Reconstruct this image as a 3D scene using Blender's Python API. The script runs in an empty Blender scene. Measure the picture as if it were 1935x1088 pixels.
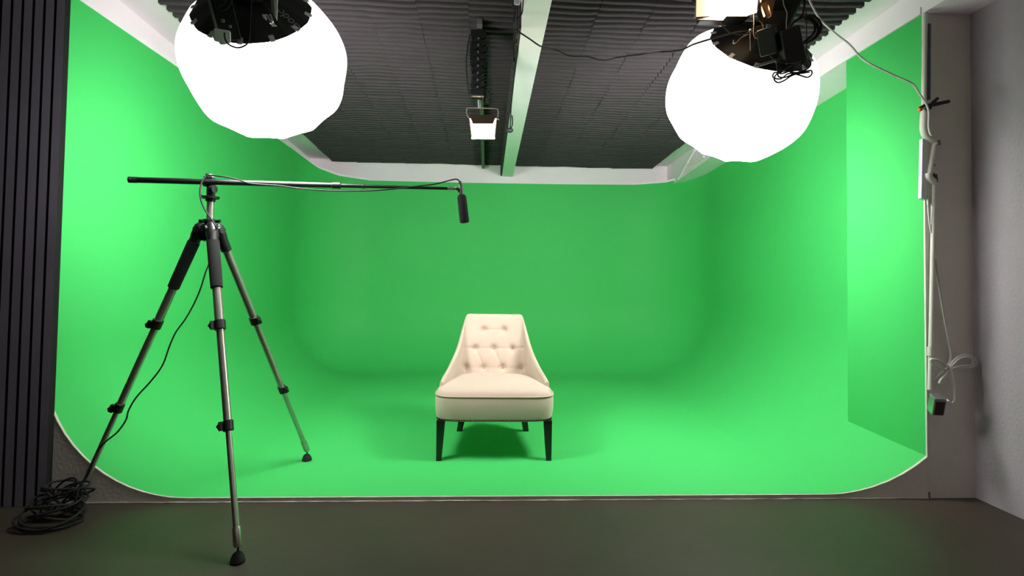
import bpy, math, random
from mathutils import Vector, Matrix
random.seed(7)
PI = math.pi
V = Vector
scene = bpy.context.scene
COL = scene.collection

# ------------------------------------------------------------------ camera
W, H = 1935, 1088
F = 1000.0
PX, PY = 967.5, 493.0
ZC = 0.02                                     # raised cyclorama floor
cam_data = bpy.data.cameras.new('camera')
cam = bpy.data.objects.new('camera', cam_data)
COL.objects.link(cam)
EYE = V((0, 0, ZC + 1.05))
ROT = (Matrix.Rotation(-0.047, 3, 'Z') @ Matrix.Rotation(PI / 2 + 0.030, 3, 'X') @ Matrix.Rotation(0.014, 3, 'Z'))
cam.matrix_world = Matrix.Translation(EYE) @ ROT.to_4x4()
cam_data.sensor_fit = 'HORIZONTAL'
cam_data.sensor_width = 36
cam_data.lens = F / W * 36
cam_data.shift_y = (PY - H / 2) / W
cam_data.clip_start = 0.05
scene.camera = cam


def ray(x, y):
    return ROT @ V(((x - PX) / F, -(y - PY) / F, -1.0))


def at(x, y, d):            # point of the place seen at pixel x, y that stands d metres into the room
    r = ray(x, y)
    return EYE + r * (d / r.y)


def onz(x, y, z):
    r = ray(x, y)
    return EYE + r * ((z - EYE.z) / r.z)


def onx(x, y, X):
    r = ray(x, y)
    return EYE + r * ((X - EYE.x) / r.x)


def proj(p):
    q = ROT.transposed() @ (V(p) - EYE)
    return (PX + F * q.x / -q.z, PY - F * q.y / -q.z)


# ------------------------------------------------------------------ materials
def srgb(r, g, b):
    f = lambda c: (c / 255 / 12.92) if c / 255 <= 0.04045 else ((c / 255 + 0.055) / 1.055) ** 2.4
    return (f(r), f(g), f(b), 1)


def mat(name, col, rough=0.6, metal=0.0, noise=0.0, nscale=8.0, bump=0.0, bscale=60.0, spec=0.5, col2=None, emit=None, estr=0.0, sheen=0.0):
    m = bpy.data.materials.new(name)
    m.use_nodes = True
    nt = m.node_tree
    b = nt.nodes['Principled BSDF']
    b.inputs['Base Color'].default_value = col
    b.inputs['Roughness'].default_value = rough
    b.inputs['Metallic'].default_value = metal
    b.inputs['Specular IOR Level'].default_value = spec
    if sheen:
        b.inputs['Sheen Weight'].default_value = sheen
    tc = nt.nodes.new('ShaderNodeTexCoord')
    if noise or col2:
        n = nt.nodes.new('ShaderNodeTexNoise')
        n.inputs['Scale'].default_value = nscale
        n.inputs['Detail'].default_value = 5
        n.inputs['Roughness'].default_value = 0.6
        nt.links.new(tc.outputs['Object'], n.inputs['Vector'])
        r = nt.nodes.new('ShaderNodeValToRGB')
        c2 = col2 if col2 else tuple(c * (1 - noise) for c in col[:3]) + (1,)
        r.color_ramp.elements[0].position = 0.35
        r.color_ramp.elements[0].color = c2
        r.color_ramp.elements[1].position = 0.65
        r.color_ramp.elements[1].color = col
        nt.links.new(n.outputs['Fac'], r.inputs['Fac'])
        nt.links.new(r.outputs['Color'], b.inputs['Base Color'])
    if bump:
        n2 = nt.nodes.new('ShaderNodeTexNoise')
        n2.inputs['Scale'].default_value = bscale
        n2.inputs['Detail'].default_value = 3
        nt.links.new(tc.outputs['Object'], n2.inputs['Vector'])
        bp = nt.nodes.new('ShaderNodeBump')
        bp.inputs['Strength'].default_value = bump
        bp.inputs['Distance'].default_value = 0.01
        nt.links.new(n2.outputs['Fac'], bp.inputs['Height'])
        nt.links.new(bp.outputs['Normal'], b.inputs['Normal'])
    if emit:
        b.inputs['Emission Color'].default_value = emit
        b.inputs['Emission Strength'].default_value = estr
    return m


M = {}
M['green'] = mat('chroma_green_paint', (0.050, 0.47, 0.108, 1), 0.62, noise=0.03, nscale=1.3, bump=0.04, bscale=30, spec=0.3)
M['white'] = mat('white_wall_paint', srgb(240, 224, 234), 0.8, noise=0.04, nscale=3, bump=0.08, bscale=40)
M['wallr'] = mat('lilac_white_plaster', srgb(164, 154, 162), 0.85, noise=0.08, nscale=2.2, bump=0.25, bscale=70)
M['pillar'] = mat('grey_plaster', srgb(222, 210, 204), 0.85, noise=0.07, nscale=2.5, bump=0.2, bscale=60)
M['lip'] = mat('pale_edge_filler', srgb(206, 200, 186), 0.8, noise=0.15, nscale=30, bump=0.3, bscale=60)
M['floor'] = mat('dark_vinyl_floor', srgb(62, 53, 45), 0.5, col2=srgb(50, 46, 36), nscale=1.6, bump=0.05, bscale=25, spec=0.35)
M['foam'] = mat('charcoal_foam', srgb(72, 64, 69), 0.9, noise=0.12, nscale=5, bump=0.1, bscale=300, spec=0.2)
M['slat'] = mat('charcoal_slats', srgb(142, 133, 150), 0.55, noise=0.1, nscale=4)
M['slatback'] = mat('black_felt', srgb(8, 8, 9), 1.0)
M['black'] = mat('black_plastic', srgb(13, 13, 14), 0.45)
M['blackmatte'] = mat('black_rubber', srgb(8, 8, 9), 0.8)
M['foamgrip'] = mat('black_foam_grip', srgb(9, 9, 10), 0.95, bump=0.2, bscale=500)
M['alu'] = mat('brushed_aluminium', srgb(176, 172, 162), 0.32, metal=0.85, noise=0.06, nscale=40)
M['steel'] = mat('bright_steel', srgb(196, 196, 200), 0.25, metal=0.9)
M['boom'] = mat('glossy_black_tube', srgb(8, 8, 9), 0.42)
M['cable'] = mat('black_cable', srgb(6, 6, 7), 0.75)
M['cloth'] = mat('cream_linen', srgb(190, 171, 153), 0.85, noise=0.03, nscale=120, bump=0.15, bscale=700, sheen=0.2)
M['welt'] = mat('cream_piping', srgb(186, 164, 146), 0.85)
M['button'] = mat('cream_button', srgb(186, 160, 136), 0.75)
M['nail'] = mat('antique_brass', srgb(74, 58, 36), 0.35, metal=0.8)
M['leg'] = mat('black_lacquered_wood', srgb(14, 12, 13), 0.3)
M['lantern'] = mat('glowing_white_silk', srgb(240, 240, 240), 0.9, emit=(1.0, 0.985, 0.97, 1), estr=7.0)
M['skirt'] = mat('black_nylon', srgb(24, 24, 27), 0.6, bump=0.1, bscale=60)
M['tab'] = mat('white_velcro_tab', srgb(235, 232, 232), 0.8)
M['print'] = mat('pale_grey_print', srgb(150, 152, 158), 0.7)
M['warm'] = mat('warm_led_panel', srgb(250, 220, 190), 0.8, emit=(1.0, 0.70, 0.42, 1), estr=24.0)
M['barn'] = mat('bronze_painted_metal', srgb(60, 44, 36), 0.4, metal=0.3)
M['foil'] = mat('wrinkled_foil', srgb(176, 136, 104), 0.35, metal=0.6, bump=0.6, bscale=14)
M['pvc'] = mat('white_pvc', srgb(214, 208, 200), 0.45, noise=0.08, nscale=12)
M['whitepl'] = mat('white_plastic', srgb(220, 216, 224), 0.4)
M['wcable'] = mat('white_cable', srgb(205, 202, 196), 0.5)
M['pad'] = mat('slate_foam_sleeve', srgb(86, 88, 104), 0.85)
M['orange'] = mat('orange_rubber', srgb(240, 120, 30), 0.6)
M['greypl'] = mat('grey_plastic', srgb(120, 120, 122), 0.5)
M['railm'] = mat('grey_steel_rail', srgb(92, 84, 86), 0.6)
M['greyfl'] = mat('dark_grey_plug', srgb(60, 58, 58), 0.5)


# ------------------------------------------------------------------ mesh building
class MB:
    def __init__(self):
        self.v = []
        self.f = []

    def add(self, vs, fs):
        o = len(self.v)
        self.v += [tuple(p) for p in vs]
        self.f += [tuple(i + o for i in f) for f in fs]
        return self

    def box(self, c, s, R=None):
        R = R or Matrix.Identity(3)
        c = V(c)
        vs = [c + R @ V((s[0] / 2 * i, s[1] / 2 * j, s[2] / 2 * k)) for i in (-1, 1) for j in (-1, 1) for k in (-1, 1)]
        return self.add(vs, [(0, 1, 3, 2), (4, 6, 7, 5), (0, 4, 5, 1), (2, 3, 7, 6), (0, 2, 6, 4), (1, 5, 7, 3)])

    def bb(self, a, b):
        a, b = V(a), V(b)
        return self.box((a + b) / 2, b - a)

    def hexa(self, lo, hi):      # two quads, same winding
        return self.add(list(lo) + list(hi), [(3, 2, 1, 0), (4, 5, 6, 7)] + [(i, (i + 1) % 4, 4 + (i + 1) % 4, 4 + i) for i in range(4)])

    def rbox(self, c, s, R=None, r=0.01, n=3):   # box with rounded vertical (local z) edges and softened rims
        R = R or Matrix.Identity(3)
        c = V(c)
        pts = []
        for (sx, sy, a0) in ((1, 1, 0), (-1, 1, 90), (-1, -1, 180), (1, -1, 270)):
            for k in range(n + 1):
                a = math.radians(a0 + 90 * k / n)
                pts.append((sx * (s[0] / 2 - r) + r * math.cos(a), sy * (s[1] / 2 - r) + r * math.sin(a)))
        N = len(pts)
        e = r * 0.4
        rings = [(-s[2] / 2, e), (-s[2] / 2 + e, 0), (s[2] / 2 - e, 0), (s[2] / 2, e)]
        vs = []
        for z, q in rings:
            kx, ky = (s[0] / 2 - q) / (s[0] / 2), (s[1] / 2 - q) / (s[1] / 2)
            vs += [c + R @ V((x * kx, y * ky, z)) for x, y in pts]
        fs = [tuple(range(N - 1, -1, -1)), tuple(range(3 * N, 4 * N))]
        for j in range(3):
            fs += [(j * N + i, j * N + (i + 1) % N, (j + 1) * N + (i + 1) % N, (j + 1) * N + i) for i in range(N)]
        return self.add(vs, fs)

    def tube(self, pts, r, seg=10, cap=True):
        pts = [V(p) for p in pts]
        n = len(pts)
        rr = r if isinstance(r, (list, tuple)) else [r] * n
        t = [(pts[min(i + 1, n - 1)] - pts[max(i - 1, 0)]).normalized() for i in range(n)]
        up = V((0, 0, 1)) if abs(t[0].z) < 0.9 else V((1, 0, 0))
        a = (up - t[0] * up.dot(t[0])).normalized()
        vs = []
        for i in range(n):
            a = (a - t[i] * a.dot(t[i])).normalized()
            b = t[i].cross(a)
            vs += [pts[i] + (a * math.cos(2 * PI * k / seg) + b * math.sin(2 * PI * k / seg)) * rr[i] for k in range(seg)]
        fs = [(i * seg + k, i * seg + (k + 1) % seg, (i + 1) * seg + (k + 1) % seg, (i + 1) * seg + k) for i in range(n - 1) for k in range(seg)]
        if cap:
            fs += [tuple(range(seg - 1, -1, -1)), tuple((n - 1) * seg + k for k in range(seg))]
        return self.add(vs, fs)

    def cyl(self, p, q, r, r2=None, seg=20):
        return self.tube([p, q], [r, r if r2 is None else r2], seg)

    def lathe(self, prof, o, axis, seg=24):      # prof: (distance along axis, radius)
        o, axis = V(o), V(axis).normalized()
        return self.tube_rings([(o + axis * d, max(r, 1e-4)) for d, r in prof], axis, seg)

    def tube_rings(self, rings, axis, seg):
        up = V((0, 0, 1)) if abs(axis.z) < 0.9 else V((1, 0, 0))
        a = (up - axis * up.dot(axis)).normalized()
        b = axis.cross(a)
        vs = []
        for p, r in rings:
            vs += [p + (a * math.cos(2 * PI * k / seg) + b * math.sin(2 * PI * k / seg)) * r for k in range(seg)]
        n = len(rings)
        fs = [(i * seg + k, i * seg + (k + 1) % seg, (i + 1) * seg + (k + 1) % seg, (i + 1) * seg + k) for i in range(n - 1) for k in range(seg)]
        fs += [tuple(range(seg - 1, -1, -1)), tuple((n - 1) * seg + k for k in range(seg))]
        return self.add(vs, fs)

    def sphere(self, c, r, seg=16, rings=10, s=(1, 1, 1), R=None):
        R = R or Matrix.Identity(3)
        c = V(c)
        vs = [c + R @ V((0, 0, r * s[2]))]
        for i in range(1, rings):
            th = PI * i / rings
            vs += [c + R @ V((r * s[0] * math.sin(th) * math.cos(2 * PI * k / seg), r * s[1] * math.sin(th) * math.sin(2 * PI * k / seg), r * s[2] * math.cos(th))) for k in range(seg)]
        vs.append(c + R @ V((0, 0, -r * s[2])))
        fs = [(0, 1 + k, 1 + (k + 1) % seg) for k in range(seg)]
        for i in range(rings - 2):
            a = 1 + i * seg
            fs += [(a + k, a + seg + k, a + seg + (k + 1) % seg, a + (k + 1) % seg) for k in range(seg)]
        L = len(vs) - 1
        a = 1 + (rings - 2) * seg
        fs += [(L, a + (k + 1) % seg, a + k) for k in range(seg)]
        return self.add(vs, fs)

    def grid(self, fn, nu, nv, closed_u=False):
        o = [fn(i / nu, j / nv) for j in range(nv + 1) for i in range(nu + (0 if closed_u else 1))]
        c = nu + (0 if closed_u else 1)
        fs = []
        for j in range(nv):
            for i in range(nu):
                a, b = j * c + i, j * c + (i + 1) % c if closed_u else j * c + i + 1
                fs.append((a, b, b + c, a + c))
        return self.add(o, fs)

    def build(self, name, m, parent=None, smooth=False, loc=None, auto=35):
        me = bpy.data.meshes.new(name)
        vs = self.v
        if loc is not None:
            vs = [tuple(V(p) - V(loc)) for p in vs]
        me.from_pydata(vs, [], self.f)
        me.validate()
        me.update()
        o = bpy.data.objects.new(name, me)
        me.materials.append(m)
        COL.objects.link(o)
        if loc is not None:
            o.location = loc
        if smooth:
            me.polygons.foreach_set('use_smooth', [True] * len(me.polygons))
            try:
                me.set_sharp_from_angle(angle=math.radians(auto))
            except Exception:
                pass
        if parent is not None:
            o.parent = parent
            o.matrix_parent_inverse = parent_inv(parent)
        return o


def parent_inv(p):
    m = Matrix.Identity(4)
    ch = []
    while p:
        ch.append(p)
        p = p.parent
    for q in reversed(ch):
        m = m @ (q.matrix_parent_inverse if q.parent else Matrix.Identity(4)) @ Matrix.LocRotScale(q.location, q.rotation_euler, q.scale)
    return m.inverted()


def tag(o, label=None, cat=None, group=None, kind=None):
    if label: o['label'] = label
    if cat: o['category'] = cat
    if group: o['group'] = group
    if kind: o['kind'] = kind
    return o


def thing(name, label, cat, loc, group=None):
    o = bpy.data.objects.new(name, None)
    o.empty_display_size = 0.05
    COL.objects.link(o)
    o.location = loc
    return tag(o, label, cat, group)


def bevel(o, w=0.005, n=2):
    b = o.modifiers.new('bevel', 'BEVEL')
    b.width = w
    b.segments = n
    b.limit_method = 'ANGLE'
    return o


def smoothpts(pts, n=8, closed=False):
    pts = [V(p) for p in pts]
    if closed:
        P = [pts[-1]] + pts + [pts[0], pts[1]]
    else:
        P = [pts[0] * 2 - pts[1]] + pts + [pts[-1] * 2 - pts[-2]]
    out = []
    for i in range(1, len(P) - 2):
        a, b, c, d = P[i - 1], P[i], P[i + 1], P[i + 2]
        for k in range(n):
            t = k / n
            out.append(0.5 * ((2 * b) + (c - a) * t + (2 * a - 5 * b + 4 * c - d) * t * t + (3 * b - 3 * c + d - a) * t ** 3))
    out.append(P[-2])
    return out


def pcable(pix, r, n=8):      # pix: (x, y, depth)
    return MB().tube(smoothpts([at(*p) for p in pix], n), r, 8)


def struct(o):
    return tag(o, kind='structure')


def interp(x, tab):
    if x <= tab[0][0]:
        a, b = tab[0], tab[1]
    elif x >= tab[-1][0]:
        a, b = tab[-2], tab[-1]
    else:
        for a, b in zip(tab, tab[1:]):
            if a[0] <= x <= b[0]: break
    return a[1] + (b[1] - a[1]) * (x - a[0]) / (b[0] - a[0])


# ------------------------------------------------------------------ room
YF = 2.575                 # plane of the cyclorama's front edge
XL, YB = -2.05, 6.40
XP = 2.208                  # green return face


def XR(y):
    return 2.52 - 0.035 * (y - YF)


def foam_h(y, x=0.0):      # underside of the foam, world z
    return 2.418 + (6.36 - y) * (0.043 - 0.0037 * x)


def ceil_h(y, x=0.0):
    return foam_h(y, x) + 0.05


# studio floor
struct(MB().bb((-3.2, -3.0, -0.08), (3.2, YF + 0.5, 0)).build('floor', M['floor']))

# cyclorama footprint path with inward normals and cove radius
path = []
RL, RRt = 0.70, 0.80
for i in range(25):
    y = YF + (YB - RL - YF) * i / 24
    path.append((XL, y, 1, 0, 0.665))
for i in range(1, 17):
    a = PI / 2 * i / 16
    path.append((XL + RL - RL * math.cos(a), YB - RL + RL * math.sin(a), math.cos(a), -math.sin(a), 0.65))
xr_b = XR(YB - RRt)
for i in range(1, 24):
    t = i / 23
    path.append((XL + RL + (xr_b - RRt - XL - RL) * t, YB, 0, -1, 0.65 + 0.13 * t))
for i in range(1, 17):
    a = PI / 2 * i / 16
    path.append((xr_b - RRt + RRt * math.sin(a), YB - RRt + RRt * math.cos(a), -math.sin(a), -math.cos(a), 0.78))
for i in range(1, 25):
    y = YB - RRt + (YF - YB + RRt) * i / 24
    path.append((XR(y), y, -1, 0, 0.835 if y < 4 else 0.78 + 0.055 * max(0, (YB - RRt - y)) / (YB - RRt - 4)))

TOP = [(60, -62), (150, 0), (340, 130), (450, 208), (560, 287), (600, 317), (640, 332), (700, 341), (870, 345), (1060, 348),
       (1200, 349), (1257, 345), (1300, 335), (1340, 317), (1367, 302), (1400, 281), (1549, 190), (1596, 165), (1640, 141), (1900, 0)]


def top_z(x, y):
    z = EYE.z + 1.25
    for _ in range(5):
        px, py = proj((x, y, z))
        z += (py - interp(px, TOP)) / F * y
    return z


cove = []
for (x, y, nx, ny, R) in path:
    z1 = top_z(x, y)
    row = []
    for k in range(17):
        a = PI / 2 * k / 16
        row.append(V((x + nx * R * (1 - math.sin(a)), y + ny * R * (1 - math.sin(a)), ZC + R * (1 - math.cos(a)))))
    for k in range(1, 6):
        row.append(V((x, y, ZC + R + (z1 - ZC - R) * k / 5)))
    cove.append(row)
mb = MB()
# floor strips: connect the foot of the cove, left to right, row pairs
n = len(path)
c = len(cove[0])
mb.add([p for r in cove for p in r], [(i * c + k, i * c + k + 1, (i + 1) * c + k + 1, (i + 1) * c + k) for i in range(n - 1) for k in range(c - 1)])
foot = [r[0] for r in cove]
ctr = V((0, 4.3, ZC))
poly = [tuple(p) for p in foot]
mb.add([tuple(ctr)] + poly, [(0, i + 1, i + 2) for i in range(n - 1)] + [(0, n, 1)])
cyc = mb.build('green_screen', M['green'], smooth=True, auto=60)
tag(cyc, 'seamless bright green cyclorama curving from back and side walls into the floor', 'green screen')

# pale edge strip along the top of the green wall, and lip along the front edge
mb = MB()
for i in range(n - 1):
    a, b = cove[i][-1], cove[i + 1][-1]
    na, nb = V((path[i][2], path[i][3], 0)), V((path[i + 1][2], path[i + 1][3], 0))
    w, h = 0.012, 0.022
    mb.hexa([a + na * 0.004, b + nb * 0.004, b - nb * w, a - na * w], [p + V((0, 0, h)) for p in (a + na * 0.004, b + nb * 0.004, b - nb * w, a - na * w)])
struct(mb.build('trim_1', M['white']))

# front fascia: fills below the cove's cross section down to the studio floor
frontL = [cove[0][k] for k in range(17)]
frontR = [cove[-1][k] for k in range(17)]


def fascia(name, prof, xo, mt):
    mb = MB()
    y0, y1 = YF - 0.012, YF + 0.10
    top = [(p.x, p.z - 0.001) for p in prof]
    for (x0, z0), (x1, z1) in zip(top, top[1:]):
        mb.hexa([(x0, y0, 0), (x1, y0, 0), (x1, y1, 0), (x0, y1, 0)], [(x0, y0, z0), (x1, y0, z1), (x1, y1, z1), (x0, y1, z0)])
    return struct(mb.build(name, mt))


profL = [p for p in reversed(frontL)]
fascia('trim_2', profL + [V((-1.2, YF, ZC))], 0, M['pillar'])
pr = [p for p in frontR if p.x <= XP]
zz = interp(XP, sorted([(p.x, p.z) for p in frontR]))
fascia('trim_3', [V((1.4, YF, ZC))] + pr + [V((XP, YF, zz))], 0, M['pillar'])
struct(MB().bb((-1.2, YF - 0.012, 0), (1.4, YF + 0.1, ZC - 0.001)).build('trim_4', M['pillar']))
# thin pale filler bead on the front edge
edge = [p + V((0, -0.012, 0.0)) for p in profL[1:]] + [V((x, YF - 0.012, ZC)) for x in (-1.0, 0, 1.0)] + [p + V((0, -0.012, 0)) for p in pr] + [V((XP, YF - 0.012, zz))]
struct(MB().tube(edge, 0.0035, 6).build('trim_5', M['lip'], smooth=True))
# ragged white paint line where the step meets the studio floor
pts = []
for i in range(120):
    x = -1.95 + i * (XP + 1.95) / 119
    pts.append(V((x, YF - 0.014 - random.random() * 0.003, 0.002)))
struct(MB().tube(pts, [0.0015 + random.random() * 0.0025 for _ in pts], 6).build('trim_6', M['lip']))

# left wall: white plaster behind and above the green, up to the ceiling
mb = MB()
mb.hexa([(XL - 0.09, YF, 0), (XL - 0.09, YB + 0.3, 0), (XL - 0.35, YB + 0.3, 0), (XL - 0.35, YF, 0)],
        [(XL - 0.09, YF, ceil_h(YF, -2.1) + .02), (XL - 0.09, YB + 0.3, ceil_h(YB) + .02), (XL - 0.35, YB + 0.3, ceil_h(YB) + .02), (XL - 0.35, YF, ceil_h(YF, -2.1) + .02)])
struct(mb.build('wall_left', M['white']))
struct(MB().bb((XL - 0.35, YB + 0.02, 0), (2.7, YB + 0.25, ceil_h(YB) + 0.02)).build('wall_back', M['white']))
# white infill behind the rounded left and right top corners (plaster above the curved green wall)
for nm, idx in (('wall_back_left', range(24, 41)), ('wall_back_right', range(63, 80))):
    mb = MB()
    I = list(idx)
    for i, j in zip(I, I[1:]):
        a, b = cove[i][-1], cove[j][-1]
        oa, ob = V((path[i][2], path[i][3], 0)) * -0.016, V((path[j][2], path[j][3], 0)) * -0.016
        a0, b0 = V((a.x, a.y, 1.2)) + oa, V((b.x, b.y, 1.2)) + ob
        if nm == 'wall_back_left':
            za, zb = ceil_h(a.y), ceil_h(b.y)
        else:
            za, zb = a.z + 0.02, b.z + 0.02
        mb.hexa([a0, b0, b0 + ob * 3, a0 + oa * 3], [V((p.x, p.y, z)) for p, z in ((a0, za), (b0, zb), (b0 + ob * 3, zb), (a0 + oa * 3, za))])
    if nm == 'wall_back_right':
        struct(mb.build(nm, M['white']))

# right header: boxed duct over the green, underside dropping slightly to the back


def head_h(y):
    return 2.448 if y < 2.54 else interp(y, [(2.54, 2.448), (3.35, 2.436), (5.15, 2.280), (5.82, 2.230), (6.4, 2.18)])


ys = [-3.0, 1.0, YF, 3.35, 4.2, 5.15, 5.82, 6.42]
mb = MB()
for a, b in zip(ys, ys[1:]):
    mb.hexa([(XP, a, head_h(a)), (XP, b, head_h(b)), (2.75, b, head_h(b)), (2.75, a, head_h(a))],
            [(XP, a, ceil_h(a) + .02), (XP, b, ceil_h(b) + .02), (2.75, b, ceil_h(b) + .02), (2.75, a, ceil_h(a) + .02)])
struct(mb.build('wall_right_header', M['white']))
struct(MB().bb((2.56, 3.0, 0), (2.75, YB + 0.1, head_h(YB))).build('wall_right_far', M['white']))
# small moulding along the header's lower edge
mb = MB()
for a, b in zip(ys[2:], ys[3:]):
    mb.hexa([(XP - 0.008, a, head_h(a)), (XP - 0.008, b, head_h(b)), (XP, b, head_h(b)), (XP, a, head_h(a))],
            [(XP - 0.008, a, head_h(a) + .035), (XP - 0.008, b, head_h(b) + .035), (XP, b, head_h(b) + .035), (XP, a, head_h(a) + .035)])
struct(mb.build('trim_7', M['white']))

# pillar at the right of the opening: grey front, green painted return
YP2 = 3.15
hp = head_h(YF)
struct(MB().bb((XP + 0.012, YF - 0.012, 0), (2.7, YP2 - .01, hp)).build('wall_right_pillar', M['pillar']))
o = MB().bb((XP, YF - 0.004, 0.02), (XP + 0.012, YP2, hp - 0.002)).build('wall_right_return', M['green'])
struct(bevel(o, 0.004, 2))
struct(MB().bb((XP - 0.004, YF - 0.014, 0.03), (XP + 0.014, YF - 0.004, hp)).build('trim_8', M['pvc']))

# right wall nearer the camera
struct(MB().bb((2.455, -3.0, 0), (2.7, YF, head_h(0))).build('wall_right', M['wallr']))
struct(MB().bb((-3.2, -3.2, 0), (3.2, -3.0, 3.2)).build('wall_front', M['white']))
struct(MB().bb((-3.2, -3.0, 0), (-3.0, YF, 3.2)).build('wall_left_near', M['slatback']))
struct(MB().bb((-3.2, YF - 0.012, 0), (XL - 0.001, YF + 0.1, 3.2)).build('wall_left_end', M['pillar']))

# ceiling
mb = MB()
cy = [-3.0, 0, YF, 4.0, YB + 0.3]
xe = 3.2
for a, b in zip(cy, cy[1:]):
    mb.hexa([(-3.2, a, ceil_h(a, -xe)), (3.2, a, ceil_h(a, xe)), (3.2, b, ceil_h(b, xe)), (-3.2, b, ceil_h(b, -xe))],
            [(-3.2, a, ceil_h(a, -xe) + .1), (3.2, a, ceil_h(a, xe) + .1), (3.2, b, ceil_h(b, xe) + .1), (-3.2, b, ceil_h(b, -xe) + .1)])
struct(mb.build('ceiling', M['white']))

# black vertical slats left of the opening
XS = -1.985
mb = MB()
PITCH = 0.0485
for k in range(20):
    x1 = XS - k * PITCH
    mb.bb((x1 - PITCH * 0.76, YF - 0.046, 0.0), (x1, YF - 0.025, 2.62))
mb.bb((XS - 20 * PITCH, YF - 0.026, 0), (XS - 0.001, YF - 0.0125, 2.62))
slats = mb.build('slat_panel', M['slat'])
slats.data.materials.append(M['slatback'])
for p in slats.data.polygons:
    if p.index >= 120 or p.index % 6 in (0, 1): p.material_index = 1     # black edges behind the grey faces
tag(slats, 'charcoal vertical slat wall panel left of the green screen opening', 'wall panel')

# ------------------------------------------------------------------ ceiling foam tiles
TW = 0.298


def foam_mesh(w, seed):
    rnd = random.Random(seed)
    P = TW / 5
    prof = []
    for k in range(5):
        for (u, z) in ((0.0, -0.002), (0.17, -0.002), (0.18, -0.046), (0.22, -0.052), (0.58, -0.052), (0.62, -0.046), (0.63, -0.002)):
            prof.append((-TW / 2 + (k + u) * P, z))
    prof.append((TW / 2, -0.002))
    nx = 6
    ph = [rnd.uniform(0, 6.28) for _ in range(3)]
    vs = []
    for i in range(nx + 1):
        x = -w / 2 + w * i / nx
        for y, z in prof:
            dy = 0.004 * math.sin(x * 14 + ph[0]) + 0.002 * math.sin(x * 25 + y * 9 + ph[1])
            vs.append((x, y + dy, z + 0.05 - 0.0015 + 0.003 * math.sin(x * 11 + y * 8 + ph[2])))
    m = len(prof)
    fs = [(i * m + k, i * m + k + 1, (i + 1) * m + k + 1, (i + 1) * m + k) for i in range(nx) for k in range(m - 1)]
    # closed sides and top
    o = len(vs)
    for i in range(nx + 1):
        x = -w / 2 + w * i / nx
        vs += [(x, -TW / 2, 0.049), (x, TW / 2, 0.049)]
    for i in range(nx):
        a, b = o + 2 * i, o + 2 * i + 2
        fs += [(a, b, b + 1, a + 1), (i * m, (i + 1) * m, b, a), (i * m + m - 1, a + 1, b + 1, (i + 1) * m + m - 1)]
    fs += [tuple(range(m)) + (o + 1, o), tuple(nx * m + k for k in range(m - 1, -1, -1)) + (o + 2 * nx, o + 2 * nx + 1)]
    me = bpy.data.meshes.new('foam_tile')
    me.from_pydata(vs, [], fs)
    me.validate()
    me.update()
    me.materials.append(M['foam'])
    return me


meshes = [foam_mesh(TW, s) for s in range(6)]
meshesL = [foam_mesh(0.288, s + 20) for s in range(6)]
narrow = foam_mesh(0.205, 9)
colsL = [-1.866 + 0.29 * (i + 0.5) for i in range(7)]
colsR = [0.450 + 0.3 * i for i in range(5)]
first = True
zlobe = 0.0
for cx, me0, grp in [(x, None, 'L') for x in colsL] + [(x, None, 'R') for x in colsR] + [(1.903, narrow, 'R')]:
    off = random.uniform(-0.012, 0.012)
    for j in range(15):
        y = 6.25 - j * (TW + 0.004) + off + random.uniform(-0.003, 0.003)
        me = me0 or random.choice(meshesL if grp == 'L' else meshes)
        o = bpy.data.objects.new('foam_tile', me)
        COL.objects.link(o)
        o.location = (cx + random.uniform(-0.0015, 0.0015), y, foam_h(y, cx) + 0.0025 + random.uniform(-0.003, 0.0015))
        o.rotation_euler = (-math.atan(0.043 - 0.0037 * cx) + random.uniform(-0.008, 0.008), random.uniform(-0.006, 0.006), random.uniform(-0.01, 0.01))
        if grp == 'L':
            tag(o, 'ridged charcoal acoustic foam tile on the ceiling left of the beam', 'foam tile', 'ceiling foam tiles left of the beam')
        else:
            tag(o, 'ridged charcoal acoustic foam tile on the ceiling right of the beam', 'foam tile', 'ceiling foam tiles right of the beam')

# ceiling beam running front to back
def beam_pt(px, py, d): return at(px, py, d)


bl = at(949, 333, YB); br = at(969, 333, YB)
zb1 = bl.z
zb0 = EYE.z + 1.29 + 0.02 * 2.5
x0b, x1b = 0.166, 0.297
mb = MB()
yb0, yb1 = -3.0, YB + 0.02
zs = lambda y: zb1 + (YB - y) * 0.035
mb.hexa([(x0b, yb0, zs(yb0)), (x1b, yb0, zs(yb0)), (x1b, yb1, zs(yb1)), (x0b, yb1, zs(yb1))],
        [(x0b, yb0, ceil_h(yb0)), (x1b, yb0, ceil_h(yb0)), (x1b, yb1, ceil_h(yb1)), (x0b, yb1, ceil_h(yb1))])
beam = struct(mb.build('trim_9', M['white']))
# foam strip stuck on the beam's left face, from a little way in to the back wall
ya = at(982, 62, 2.6)
mb = MB()
yA = 2.83
N = 60
for i in range(N):
    a, b = yA + (YB - 0.01 - yA) * i / N, yA + (YB - 0.01 - yA) * (i + 1) / N
    t = 0.022 if i % 2 else 0.014
    mb.hexa([(x0b - t, a, zs(a) + .004), (x0b - .001, a, zs(a) + .004), (x0b - .001, b, zs(b) + .004), (x0b - t, b, zs(b) + .004)],
            [(x0b - t, a, foam_h(a) - .008), (x0b - .001, a, foam_h(a) - .008), (x0b - .001, b, foam_h(b) - .008), (x0b - t, b, foam_h(b) - .008)])
tag(mb.build('foam_strip', M['foam']), 'long black foam strip stuck along the left face of the white ceiling beam', 'foam strip')

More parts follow.
